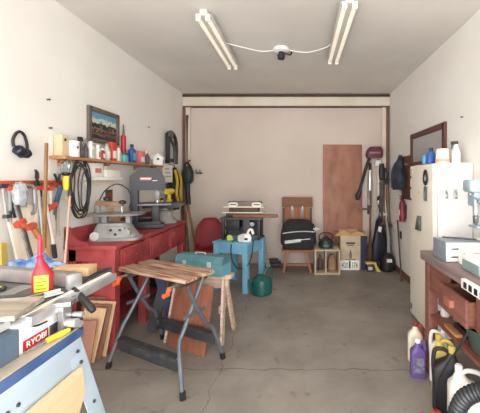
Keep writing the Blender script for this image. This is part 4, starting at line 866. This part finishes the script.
PB(MB().b2((bx+.025, 2.16, .64), (bx+.055, 2.20, bz-.065)), 'drawer_stile', 'drawer_wood')
PB(MB().b2((bx+.05, by0+.1, .628), (XR-.05, by1-.06, .64)), 'dust_panel', 'brown_wood_y')
def drawer(y0, y1, out):
    d = PB(MB().b2((bx+.012-out, y0, .655), (bx+.030-out, y1, .855 if not out else .815), bev=.003), 'drawer', 'drawer_wood')
    PB(MB().b2((bx+.030-out, y0+.01, .66), (bx+.30-out, y0+.02, .80)).b2((bx+.030-out, y1-.02, .66), (bx+.30-out, y1-.01, .80)).b2((bx+.03-out, y0+.01, .655), (bx+.30-out, y1-.01, .665)), 'drawer_sides', 'brown_wood_y', d)
    PB(MB().box((bx-.0-out, (y0+y1)/2, .74), (.03, .085, .045), bev=.004), 'knob', 'knob_wood', d)
drawer(1.80, 2.155, .045); drawer(1.18, 1.775, 0)
PB(MB().b2((bx+.035, by0+.06, .445), (XR-.05, by1-.06, .470), bev=.003), 'lower_shelf', 'shelf_wood_dark')
PB(MB().b2((XR-.03, by0+.06, .47), (XR-.012, by1-.06, .63)), 'back_panel', 'dark_wood')
# power strip on the bench edge
t = thing('power_strip', 'white power strip with dark outlets on the front edge of the brown workbench', 'power strip', (bx, 1.70, .898))
MB().b2((-.03, -.16, -.028), (-.0005, .16, .028), bev=.006).build('housing', 'white', t)
for k in range(5): MB().box((-.031, -.11+.055*k, 0), (.006, .03, .034), bev=.002).build('outlet', 'black', t)
# bench top things
BZ = bz+.001
def carton(name, x0, x1, y0, y1, h, m, label, lid=None, rz=0, z=BZ, prints=()):
    t = thing(name, label, 'box', ((x0+x1)/2, (y0+y1)/2, z), rz); a, b = (x1-x0)/2, (y1-y0)/2
    MB().b2((-a, -b, 0), (a, b, h*(.72 if lid else 1)), bev=.003).build('body', m, t)
    if lid: MB().b2((-a-.003, -b-.003, h*.72), (a+.003, b+.003, h), bev=.004).build('lid', lid, t)
    for (px_, pz_, pw, ph, pm) in prints: MB().b2((px_-pw/2, -b-.003, pz_-ph/2), (px_+pw/2, -b+.001, pz_+ph/2)).build('print', pm, t)
    return t
carton('metal_case', 1.005, 1.245, 2.19, 2.40, .135, 'case_grey', 'grey sided metal case with white front at the far front corner of the brown workbench', prints=((0, .068, .232, .125, 'white'), (.03, .095, .022, .022, 'navy'), (-.055, .09, .06, .010, 'light_grey'), (-.05, .035, .07, .01, 'pink')))
carton('tool_case', 1.045, 1.36, 1.86, 2.05, .085, 'case_green', 'low grey green case with white front, nearest on the brown workbench', 'white', prints=((0.02, .035, .25, .05, 'white'), (.03, .045, .10, .012, 'grey')))
carton('flat_carton', 1.08, 1.36, 2.07, 2.17, .115, 'white', 'flat white carton between the grey case and the low green case', prints=((-.02, .09, .14, .008, 'pink'), (.04, .06, .1, .01, 'light_grey')))
carton('flat_carton', 1.27, 1.50, 2.20, 2.39, .10, 'white', 'flat white carton right of the grey case on the brown workbench', prints=((0, .06, .14, .02, 'light_grey'),))
carton('flat_carton', 1.38, 1.57, 1.90, 2.10, .14, 'paper', 'white carton against the right wall beside the low green case')
t = thing('tool_tray', 'shallow tray of grey hand tools on top of the white carton behind', 'tray', (1.385, 2.295, BZ+.101))
MB().b2((-.10, -.08, 0), (.10, .08, .008)).b2((-.10, -.08, 0), (.10, -.075, .03)).b2((-.10, .075, 0), (.10, .08, .03)).b2((-.1, -.08, 0), (-.095, .08, .03)).b2((.095, -.08, 0), (.1, .08, .03)).build('tray', 'light_grey', t); t.children[0].name = 'shell'
t = thing('pliers', 'grey pliers lying in the shallow tray', 'pliers', (1.375, 2.29, BZ+.110))
for s in (-1, 1): MB().tube([(-.07, s*.025, .01), (-.02, s*.012, .012), (.02, -s*.004, .012), (.06, -s*.002, .012)], [.008, .008, .009, .004], 8).build('arm', 'dark_steel', t)
t = thing('rod', 'thin dark rod leaning across the white front of the metal case lid', 'rod', (1.14, 2.30, BZ+.137), -.5)
MB().cyl((-.10, 0, .007), (.12, 0, .007), .006, n=8).build('rod', 'dark_grey', t); t.children[0].name = 'shaft'
tag(t, 'thin dark rod lying on top of the grey sided metal case', 'rod')
t = thing('clamp', 'small silver bench clamp at the far end of the brown workbench', 'clamp', (1.10, 2.50, BZ))
MB().box((0, 0, .012), (.09, .05, .024), bev=.005).box((-.03, 0, .04), (.02, .05, .04), bev=.004).build('base', 'steel', t); MB().cyl((-.03, 0, .045), (.06, 0, .045), .008).build('screw', 'bright_steel', t)
# drill press
t = thing('drill_press', 'blue grey bench drill press at the right edge on the brown workbench', 'drill press', (1.46, 2.48, BZ), 0)
MB().b2((-.14, -.075, 0), (.10, .075, .03), bev=.008).build('base', 'drill_blue', t)
MB().cyl((.05, 0, .03), (.05, 0, .48), .026).build('column', 'bright_steel', t)
MB().box((-.03, 0, .20), (.17, .13, .018), bev=.006).build('table', 'drill_blue', t); MB().cyl((.05, 0, .17), (.05, 0, .23), .04).build('table_clamp', 'drill_blue', t)
MB().loft([(-.03, 0, .47, .13, .065, 5), (-.03, 0, .485, .14, .07, 5), (-.03, 0, .55, .14, .07, 5), (-.03, 0, .565, .13, .06, 5)], 28).build('belt_cover', 'drill_blue', t)
MB().b2((-.13, -.05, .36), (-.04, .05, .47), bev=.012).beam((-.06, 0, .42), (.05, 0, .42), .08, .09, bev=.01).build('head', 'drill_blue', t)
MB().cyl((-.09, 0, .36), (-.09, 0, .29), .024, .022).build('quill', 'bright_steel', t); MB().lathe([(.008, .215), (.018, .23), (.02, .28), (.012, .29)], (-.09, 0, 0), 14).build('chuck', 'steel', t)
MB().cyl((-.09, -.05, .40), (-.09, -.075, .40), .022).build('hub', 'steel', t)
for k in range(3):
    a = .5+k*2*PI/3; MB().tube([(-.09, -.065, .40), (-.09+.10*math.cos(a), -.085, .40+.10*math.sin(a))], [.006, .006], 8).sphere((-.09+.105*math.cos(a), -.086, .40+.105*math.sin(a)), .014, 10).build('feed_handle', 'steel', t)
MB().tube([(-.05, -.05, .45), (.02, -.1, .40), (.0, -.11, .32), (.05, -.06, .26)], .006, 6, smooth=4).build('wire', 'light_grey', t)
# below the bench
t = thing('bucket', 'dark green flared bucket standing on the lower shelf of the brown workbench', 'bucket', (1.125, 1.90, .471))
MB().lathe([(.075, 0), (.09, .005), (.128, .140), (.135, .142), (.13, .15), (.122, .145), (.085, .02)], n=26).build('body', 'tub_green', t)
def cup(x, y, h, r, m, lb, nm='jar', cat='jar'):
    t = thing(nm, lb, cat, (x, y, .471)); MB().lathe([(r*.9, 0), (r, .005), (r, h*.85), (r*.9, h*.9)], n=14).build('body', m, t); MB().lathe([(r*.95, h*.86), (r*.97, h), (r*.6, h+.002)], n=14).build('lid', 'steel', t)
cup(1.10, 2.405, .13, .035, 'light_grey', 'pale jar at the far end of the lower shelf under the brown workbench')
cup(1.16, 2.31, .11, .04, 'white', 'short white jar on the lower shelf right of the pale jar')
cup(1.115, 2.235, .09, .03, 'steel', 'small silver tin on the lower shelf of the brown workbench', 'tin', 'tin')
t = thing('tray', 'black tray on the lower shelf of the brown workbench', 'tray', (1.20, 2.12, .471))
MB().b2((-.14, -.07, 0), (.16, .07, .012), bev=.003).b2((-.14, -.07, .01), (.16, -.06, .05)).b2((-.14, .06, .01), (.16, .07, .05)).b2((-.14, -.06, .01), (-.13, .06, .05)).build('tray', 'black', t); t.children[0].name = 'shell'
t = thing('board', 'short reddish board lying by the front edge on the lower shelf', 'board', (1.06, 2.13, .471), 0)
MB().b2((-.045, -.06, .0), (.0, .11, .018), bev=.002).build('body', 'shelf_wood', t)
# jugs on the floor in front of the bench
def jug(loc, w, d, h, m, capm, label, rz=0, lab=None, handm=None, capx=.0, name='jug', big=False):
    t = thing(name, label, 'jug', loc, rz); a, b = w/2, d/2; hb = h*.70
    MB().loft([(0, 0, 0, a*.94, b*.94, 5), (0, 0, .008, a, b, 5), (0, 0, hb*.92, a, b, 5), (capx*.3, 0, hb*1.02, a*.86, b*.84, 4), (capx*.8, 0, hb*1.15, a*.42, b*.5, 2.5), (capx, 0, h*.90, .018, .018, 2)], 28).build('body', m, t)
    MB().lathe([(.021, h*.895), (.022, h*.9), (.022, h*.985), (.016, h)], (capx, 0, 0), 14).build('cap', capm, t)
    s = -1 if capx > 0 else 1
    MB().tube([(capx+.012*s, 0, h*.87), (capx+.05*s, 0, h*.93), (s*a*.80, 0, h*.90), (s*a*.93, 0, hb*1.02), (s*a*.90, 0, hb*.72)], [.012, .013, .014, .014, .012], 10, smooth=4).build('handle', handm or m, t)
    if lab: MB().b2((-a*.7, -b-.0015, hb*.22), (a*.7, -b+.002, hb*.78), bev=.001).build('label', lab, t)
    return t
jug((.965, 2.655, 0), .12, .09, .315, 'jug_cream', 'cap_red', 'off white jug with a red cap behind the purple jug', -.3, capx=.0, handm='cap_red')
t = jug((.905, 2.44, 0), .11, .085, .285, 'purple_clear', 'white', 'translucent purple jug on the floor at the corner of the brown workbench', -.15, lab='label_dark', capx=.0, handm='purple_clear')
jug((1.045, 2.385, 0), .13, .095, .385, 'jug_white', 'white', 'white jug standing between the purple jug and the yellow jug', -.55, capx=.03)
jug((1.01, 2.245, 0), .14, .085, .40, 'jug_yellow', 'dull_yellow', 'yellow jug standing between the white jug and the black jug', -.75, capx=-.03)
jug((.965, 2.09, 0), .175, .115, .415, 'black', 'dull_yellow', 'large black jug with a yellow cap under the brown workbench', -.35, capx=.03, handm='black')
jug((.985, 1.885, 0), .20, .13, .40, 'jug_white', 'white', 'large white jug in a crumpled wrapper behind the ribbed black hose', -.3, capx=-.04)
# ribbed hose
t = thing('ribbed_hose', 'thick ribbed black hose arching up from the floor at the bottom right', 'hose', (.885, 1.54, 0))
pts = [(-.02, .22, .045), (-.055, .17, .20), (-.03, .12, .36), (.05, .06, .44), (.09, 0, .43), (.13, -.07, .30), (.22, -.14, .15), (.20, -.22, .045)]
P2 = []; 
mbq = MB(); N_ = 7
def catm(pts, n):
    out = []; g = lambda i: V(pts[min(max(i, 0), len(pts)-1)])
    for i in range(len(pts)-1):
        a, b, c, d = g(i-1), g(i), g(i+1), g(i+2)
        for k in range(n):
            u = k/n; out.append(.5*((2*b)+(c-a)*u+(2*a-5*b+4*c-d)*u*u+(3*b-a-3*c+d)*u**3))
    return out+[V(pts[-1])]
cp = catm(pts, 14)
mbq.tube(cp, [.038 if k % 2 else .0435 for k in range(len(cp))], 16); mbq.build('hose', 'hose_black', t); t.children[0].name = 'corrugated_tube'
MB().tube([V(pts[-1])+V((0, .012, 0)), V(pts[-1])+V((-.005, -.04, .0))], .0435, 16).build('cuff', 'dark_grey', t)
single(MB().tube([(.965, 1.83, .62), (.93, 1.86, .52), (.88, 1.93, .36), (.855, 1.99, .2), (.86, 2.02, .05), (.84, 1.95, .012), (.80, 1.75, .012), (.83, 1.5, .012)], .0055, 8, smooth=6), 'power_cable', 'black', 'thin black cable hanging from the brown workbench drawer to the floor', 'cable')
t = thing('plug_adapter', 'small orange plug adapter on the floor at the bottom right', 'plug', (.862, 2.01, 0), .4)
MB().box((0, 0, .02), (.06, .045, .04), bev=.010).build('body', 'orange_red', t)
for s in (-1, 1): MB().box((-.04, s*.01, .02), (.02, .003, .008)).build('prong', 'steel', t)
# ================================================================ tools on the left wall rack
t = thing('tool_rail', 'red painted tool rail on the left wall above the table saw', 'rail', (XL, 2.30, 1.46), PI/2)
MB().b2((-.45, -.03, -.028), (.45, 0, .028), bev=.003).build('rail', 'orange_red', t); t.children[0].name = 'batten'
for k in range(9): MB().cyl((-.40+.1*k, -.03, 0), (-.40+.1*k, -.055, .005), .004, n=8).build('hook', 'dark_steel', t)
XT = XL+.055
def hung(px0, py0, px1, py1, name, label, cat, m, w, x0=XT, x1=XT, th=.012, head=None):
    a, b = onx(px0, py0, x0), onx(px1, py1, x1); t = thing(name, label, cat, b)
    MB().beam((0, 0, 0), a-b, w, th, up=(1, 0, 0), bev=.002).build('bar', m, t); return t, a-b
t, d = hung(2.5, 184, 8, 222, 'bar_clamp', 'leftmost thin steel bar clamp on the red tool rail', 'clamp', 'bright_steel', .016)
MB().box(d*.95, (.03, .05, .03), bev=.004).build('jaw', 'dark_steel', t); MB().box(d*.15, (.03, .045, .025), bev=.004).build('sliding_jaw', 'dark_steel', t)
t, d = hung(12, 185, 14.5, 218, 'hand_saw', 'narrow dark saw blade hanging second on the red tool rail', 'saw', 'dark_steel', .028)
MB().tube([d, d*.9+V((0, .02, 0)), d*.8], .014, 8).build('handle', 'handle_wood', t)
t = thing('plastic_bag', 'crumpled clear plastic bag of parts hanging on the red tool rail', 'bag', onx(20, 207, XT+.03))
MB().loft([(0, 0, 0, .02, .03, 2.5), (0, 0, .05, .03, .045, 2.5), (0, 0, .11, .03, .043, 3), (-.005, 0, .16, .02, .03, 3), (-.01, 0, .175, .010, .018, 2)], 22).jitter(.006).build('bag', 'plastic_wrap', t); t.children[0].name = 'film'
t = thing('c_clamp', 'large grey C-shaped clamp hanging right of the plastic bag', 'clamp', onx(29, 214, XT))
MB().tube([(0, -.03, 0), (0, .03, 0), (0, .055, .03), (0, .055, .17), (0, .02, .21), (0, -.035, .21)], .012, 8, smooth=3).build('frame', 'grey', t)
MB().cyl((0, -.03, .0), (0, -.03, .14), .008).build('screw', 'steel', t); MB().cyl((0, -.065, .005), (0, .005, .005), .005).build('tommy_bar', 'steel', t); MB().cyl((0, -.03, .14), (0, -.03, .155), .016).build('pad', 'dark_steel', t)
t = thing('tin_snips', 'grey tin snips standing jaws up behind the red tool rail', 'snips', onx(37, 187, XT))
for s in (-1, 1):
    MB().tube([(0, s*.022, -.03), (0, s*.008, .03), (.004*s, -s*.006, .055)], [.010, .011, .010], 8, smooth=3).build('handle', 'black', t)
    MB().prism([(-s*.002, .05), (-s*.026, .07), (-s*.020, .115), (s*.006-.012, .135), (s*.004, .07)], 'x', .004*s-.003, .004*s+.003).build('blade', 'dark_steel', t)
t, d = hung(35, 187, 37.5, 232, 'flat_bar', 'white flat bar hanging below the tin snips', 'bar', 'white', .030)
t, d = hung(43, 186, 55, 252, 'bar_clamp', 'long white bar clamp slanting down to the right with a black grip', 'clamp', 'white', .018, x1=XL+.17)
MB().tube([V((0, -.015, .06)), V((0, .0, -.045))], .016, 10).build('grip', 'black', t); MB().box(d*.97, (.03, .05, .03), bev=.004).build('jaw', 'orange_red', t)
t, d = hung(38, 186, 43.5, 240, 'pipe_clamp', 'pale pipe hanging left of the long white bar clamp', 'clamp', 'light_grey', .016, x1=XL+.12)
MB().box(d*.96, (.03, .05, .03), bev=.004).build('jaw', 'orange_red', t)
t, d = hung(15, 205, 33, 270, 'bar_clamp', 'long steel bar clamp with an orange jaw crossing in front of the pale board', 'clamp', 'steel', .014, x0=XL+.12, x1=XL+.24)
MB().box(d*.72, (.04, .07, .04), rot=(.5, 0, 0), bev=.006).build('sliding_jaw', 'orange_red', t); MB().beam(d*.72+V((.0, .0, 0)), d*.72+V((.06, -.02, -.02)), .02, .02).build('spindle', 'orange_red', t)
t, d = hung(18, 205, 36, 270, 'bar_clamp', 'second long steel bar clamp parallel to the one with the orange jaw', 'clamp', 'dark_steel', .012, x0=XL+.115, x1=XL+.235)
MB().box(d*.66+V((.02, .03, 0)), (.04, .07, .035), rot=(.3, 0, 0), bev=.006).build('sliding_jaw', 'orange_red', t)
l = MB().tube([d*.62+V((.02, .05, 0)), d*.47+V((.02, .075, 0))], [.018, .021], 10).build('wooden_grip', 'orange_wood', t)
t, d = hung(50, 187, 52.5, 245, 'bar_clamp', 'white bar clamp with a red jaw at the right end of the tool rail', 'clamp', 'white', .018, x1=XL+.10)
MB().box(d*.66, (.05, .10, .04), rot=(.35, 0, 0), bev=.008).build('sliding_jaw', 'orange_red', t); MB().box(d*.97, (.03, .05, .03), bev=.004).build('jaw', 'orange_red', t)
t, d = hung(61, 186, 56, 204, 'hand_saw', 'slate blue handled saw hanging at the right end of the tool rail', 'saw', 'slate_blue', .045)
MB().beam(d*.05, d*.05+V((0, -.02, -.14)), .03, .004, up=(1, 0, 0)).build('blade', 'steel', t)
t = thing('pliers', 'black handled pliers hanging left of the yellow work light', 'pliers', onx(58, 183, XT))
for s in (-1, 1): MB().tube([(0, s*.008, 0), (0, s*.012, .03), (0, s*.03-.01, .075)], [.006, .010, .008], 8, smooth=3).build('handle', 'black', t)
# boards standing against the left wall
t, d = hung(46.5, 143, 44, 262, 'wooden_pole', 'wooden tool handle standing upright left of the wall shelf', 'pole', 'handle_wood', .018, x0=XL+.10, x1=XL+.14, th=.018)
t = thing('pale_board', 'wide pale board leaning on the left wall behind the table saw', 'board', (XL+.20, 2.44, 0), PI/2-.08)
mb = MB().b2((-.085, 0, 0), (.085, .018, 1.305), bev=.003); mb.xf(rot=(0, 0, 0)); mb.xf(rot=(-.10, -.14, 0)); z = min(v.co.z for v in mb.bm.verts); mb.xf((0, 0, -z)); mb.build('board', 'pale_wood', t); t.children[0].name = 'plank'
def strip(px0, py0, px1, py1, w, m, label, x0=XL+.07, x1=XL+.16, name='wood_strip', th=.014):
    a, b = onx(px0, py0, x0), onx(px1, py1, x1); d = (b-a); k = (b.z-.004)/-d.z; b2 = b+d*k   # carried on down to the floor
    t = thing(name, label, 'board', b2); MB().beam((0, 0, 0), a-b2, w, th, up=(1, 0, 0), bev=.002).build('plank', m, t); return t
strip(44, 208, 48, 262, .06, 'pine_z', 'tan board standing behind the long white bar clamp')
strip(52, 215, 54, 262, .045, 'pale_wood', 'narrow pale board standing left of the red workbench end')
strip(27, 205, 40, 270, .07, 'pale_wood', 'pale board showing between the steel bar clamps', XL+.03, XL+.10)
strip(3, 243, 4, 268, .05, 'dull_yellow', 'yellowish strip standing at the left edge of the picture', XL+.06, XL+.12)
strip(70, 196, 64.5, 270, .012, 'rod_pink', 'thin pale rod standing in front of the red workbench end', XL+.16, XL+.30, 'rod', .012)
# work light and coiled cables on hooks
t = thing('work_light', 'yellow handled work light with a wire cage hanging below the shelf end', 'work light', onx(66, 189, XL+.09))
MB().tube([(0, 0, -.01), (0, 0, .03), (0, 0, .11)], [.018, .024, .024], 12).build('handle', 'yellow', t)
MB().lathe([(.018, .11), (.034, .125), (.034, .135), (.02, .14)], n=14).build('collar', 'black', t)
MB().lathe([(.012, .13), (.03, .17), (.032, .20), (.015, .23)], n=14).build('bulb', 'glass', t)
for k in range(6):
    a = k*PI/3; MB().tube([(.03*math.cos(a), .03*math.sin(a), .13), (.045*math.cos(a), .045*math.sin(a), .18), (.04*math.cos(a), .04*math.sin(a), .235), (0, 0, .26)], .0025, 5, smooth=3).build('cage_wire', 'steel', t)
def coil(name, label, c, ry, rz_, n, r, m, seed, xo=.05):
    random.seed(seed); t = thing(name, label, 'cable', (XL+xo, c[0], c[1]), 0); pts = []
    for k in range(n*14):
        a = PI/2+2*PI*k/14; j = 1+.17*math.sin(a*.37+seed)+random.uniform(-.04, .04)
        pts.append((.012*math.sin(a*.5)+.01*random.random(), ry*j*math.cos(a), rz_*(j*math.sin(a)-1)))
    MB().tube(pts, r, 7, smooth=2).build('coil', m, t); MB().tube([(-xo, 0, .0), (-.0, 0, -.012), (.03, 0, .01)], .004, 6).build('wall_hook', 'steel', t); return t
coil('cable_coil', 'thick black cable coil hanging from the shelf beside the yellow work light', (2.845, 1.655), .115, .235, 5, .0062, 'black', 3, .10)
coil('cable_coil', 'thin dark cable loop hanging inside the thick black coil', (2.90, 1.60), .06, .19, 2, .006, 'dark_grey', 5, .10)
t = thing('hanging_strap', 'yellow and grey strap hanging down under the black cable coil', 'strap', onx(68, 222, XL+.08))
MB().tube([(0, -.03, .22), (.01, .02, .14), (0, .08, .07), (.01, .15, .04)], .009, 8, smooth=4).build('strap', 'dull_yellow', t); t.children[0].name = 'webbing'
t, d = hung(9, 186, 11, 224, 'bar_clamp', 'steel bar clamp hanging between the thin leftmost one and the saw blade', 'clamp', 'bright_steel', .014)
MB().box(d*.93, (.03, .045, .03), bev=.004).build('jaw', 'orange_red', t); MB().box(d*.3, (.03, .04, .025), bev=.004).build('sliding_jaw', 'dark_steel', t)
t, d = hung(25, 186, 28, 226, 'flat_bar', 'light steel straightedge hanging behind the large grey clamp', 'bar', 'light_grey', .022, x0=XL+.04, x1=XL+.04)
t, d = hung(40, 187, 41.5, 226, 'chisel', 'long steel chisel hanging left of the wooden tool handle', 'chisel', 'steel', .016)
MB().tube([d, d*.75], [.014, .012], 10).build('handle', 'black', t)
t, d = hung(47.5, 186, 49, 225, 'flat_bar', 'pale flat bar hanging right of the wooden tool handle', 'bar', 'white', .024, x0=XL+.04, x1=XL+.05)
t, d = hung(57.5, 190, 58.5, 236, 'flat_bar', 'thin light bar hanging under the black handled pliers', 'bar', 'light_grey', .016, x0=XL+.034, x1=XL+.01)
# ================================================================ far end of the left wall
t = thing('folded_tripod', 'black folded clamp stand hanging high on the left wall beside the birdhouse', 'stand', (XL, 4.98, 1.74), PI/2)
MB().beam((-.10, -.05, 0), (-.10, -.05, .46), .07, .05, up=(0, 1, 0), bev=.008).build('post', 'black', t)
MB().tube([(-.10, -.06, .46), (.02, -.07, .48), (.18, -.07, .34), (.20, -.06, .0)], .028, 8, smooth=3).build('hooked_leg', 'black', t)
MB().tube([(-.05, -.07, .38), (.08, -.08, .25), (.10, -.08, .02)], .024, 8, smooth=3).build('inner_leg', 'dark_grey', t)
MB().beam((-.12, -.06, .05), (.20, -.06, .05), .04, .05).build('cross_bar', 'black', t)
MB().lathe([(.05, 0), (.06, .01), (.06, .04), (.03, .05)], (-.10, -.075, .44), 14, (PI/2, 0, 0)).build('pivot', 'dark_steel', t)
t = thing('wall_calendar', 'white printed paper sheet hanging on the left wall under the black clamp stand', 'paper', (XL+.12, 4.70, 1.45), PI/2)
MB().b2((-.17, -.004, 0), (.17, 0, .26)).build('sheet', 'paper', t)
for k in range(3): MB().b2((-.10, -.0055, .08+.055*k), (.12-.04*k, -.0035, .095+.055*k)).build('print', 'grey', t)
MB().b2((-.17, 0, .24), (-.16, .12, .25)).b2((.16, 0, .24), (.17, .12, .25)).build('hanging_strip', 'dark_wood', t)
t = thing('tool_bag', 'black and yellow tool harness hanging behind the white paper sheet', 'harness', (XL+.09, 5.03, 1.02), PI/2)
MB().loft([(0, 0, 0, .12, .05, 3), (0, 0, .10, .17, .07, 3), (0, 0, .35, .16, .07, 3), (0, 0, .55, .10, .05, 3), (0, 0, .66, .03, .03, 2)], 26).jitter(.008).build('body', 'black_fabric', t)
MB().tube([(-.13, -.06, .62), (-.10, -.085, .45), (-.14, -.09, .25), (-.05, -.09, .10)], .022, 8, smooth=4, flat=1).build('strap', 'strap_yellow', t)
MB().tube([(.02, -.05, .64), (.06, -.085, .45), (.01, -.09, .28), (.08, -.08, .12)], .020, 8, smooth=4).build('strap', 'strap_yellow', t)
MB().tube([(0, 0, .64), (0, .0, .70), (0, .09, .705)], .008).build('hanging_loop', 'black', t)
t = thing('yellow_drill', 'bright yellow power drill hanging left of the black harness', 'drill', (XL+.16, 4.66, 1.17), PI/2)
MB().loft([(0, 0, 0, .05, .035, 3), (0, 0, .03, .05, .035, 3), (0, 0, .035, .03, .025, 3), (0, 0, .12, .03, .025, 3)], 18).build('grip', 'yellow', t)
MB().tube([(-.09, 0, .15), (.10, 0, .15)], .042, 12).build('motor', 'yellow', t); MB().tube([(.10, 0, .15), (.15, 0, .15)], [.03, .02], 12).build('chuck', 'black', t); MB().tube([(0, 0, .19), (0, .02, .24), (0, .1, .26)], .008, 6).build('hanging_cord', 'black', t)
t = thing('leaf_blower', 'dark green leaf blower hanging nozzle down in the left back corner', 'leaf blower', (XL+.125, YB-.16, 1.0))
MB().loft([(0, 0, .42, .06, .06, 3), (0, 0, .47, .09, .08, 3), (0, 0, .62, .095, .085, 3), (0, 0, .72, .06, .06, 2.5)], 22).build('motor_housing', 'dark_green', t)
MB().tube([(-.01, 0, .44), (0, 0, .25), (.01, 0, .06)], [.05, .04, .045], 12).build('nozzle', 'dark_green', t)
MB().tube([(-.04, -.06, .68), (0, -.08, .78), (.06, -.06, .72), (.08, -.04, .60)], .017, 8, smooth=4).build('handle', 'black', t)
MB().tube([(0, .0, .72), (0, .06, .82), (0, .12, .83)], .012).build('hanging_loop', 'black', t)
t = thing('rod', 'black tapered rod hanging on the back wall left post above the leaf blower', 'rod', at(187, 163, YB-.075))
MB().tube([(0, 0, 0), (0, 0, .55), (0, 0, .78), (.005, 0, .84)], [.010, .012, .018, .024], 8).build('rod', 'black', t); t.children[0].name = 'shaft'
t = thing('wall_hooks', 'small dark double hook on the back wall right of the leaf blower', 'hook', at(199, 173, YB-.013))
MB().b2((-.06, -.012, -.015), (.06, 0, .015)).build('plate', 'dark_steel', t)
for x in (-.03, .035): MB().tube([(x, -.01, 0), (x, -.06, -.01), (x, -.065, .06)], .012, 8, smooth=3).build('prong', 'dark_steel', t)
t = thing('small_box', 'pale box with dark ends on a ledge below the leaf blower', 'box', (XL+.05, 5.45, .92-.0))
bpy.data.objects.remove(t)
for k, (px0, py0, px1, py1, m, lb) in enumerate([(184, 196, 190, 262, 'brown_wood', 'brown pole leaning in the left back corner beside the red chair'), (188, 205, 199, 268, 'handle_wood', 'tan pole leaning furthest right in the left back corner'), (181.5, 200, 184.5, 262, 'dark_wood', 'dark pole standing closest to the corner post')]):
    a, b = at(px0, py0, YB-.10), at(px1, py1, YB-.32); b.z = .004
    t = thing('wooden_pole', lb, 'pole', b); MB().tube([(0, 0, 0), a-b], .020, 8).build('shaft', m, t)
# ---------------------------------------------------------------- groups of repeats
G = {'bar_clamp': 'bar clamps on the tool rail', 'flat_bar': 'flat bars on the tool rail', 'nail': 'nails in the walls', 'jug': 'jugs in front of the brown workbench',
     'magnet': 'small magnets on the refrigerator door', 'flat_carton': 'white cartons on the brown workbench', 'wood_strip': 'boards standing on the left wall',
     'wooden_pole': 'wooden poles leaning on the left side', 'ceiling_light': 'fluorescent lights on the ceiling', 'electrical_cable': 'cables on the ceiling', 'steel_plate': 'steel plates on the table saw',
     'cable_coil': 'cable coils under the wall shelf', 'paper_box': 'white boxes under the wall shelf', 'hook': 'hooks on the refrigerator side'}
for o in list(SC.objects):
    if o.parent or 'label' not in o or 'group' in o: continue
    b = o.name.split('.')[0]
    if b in G: o['group'] = G[b]
    elif b in ('bottle', 'carton') and o.location.x < -1.8 and o.location.z > 1.6: o['group'] = 'bottles and cartons on the wall shelf'
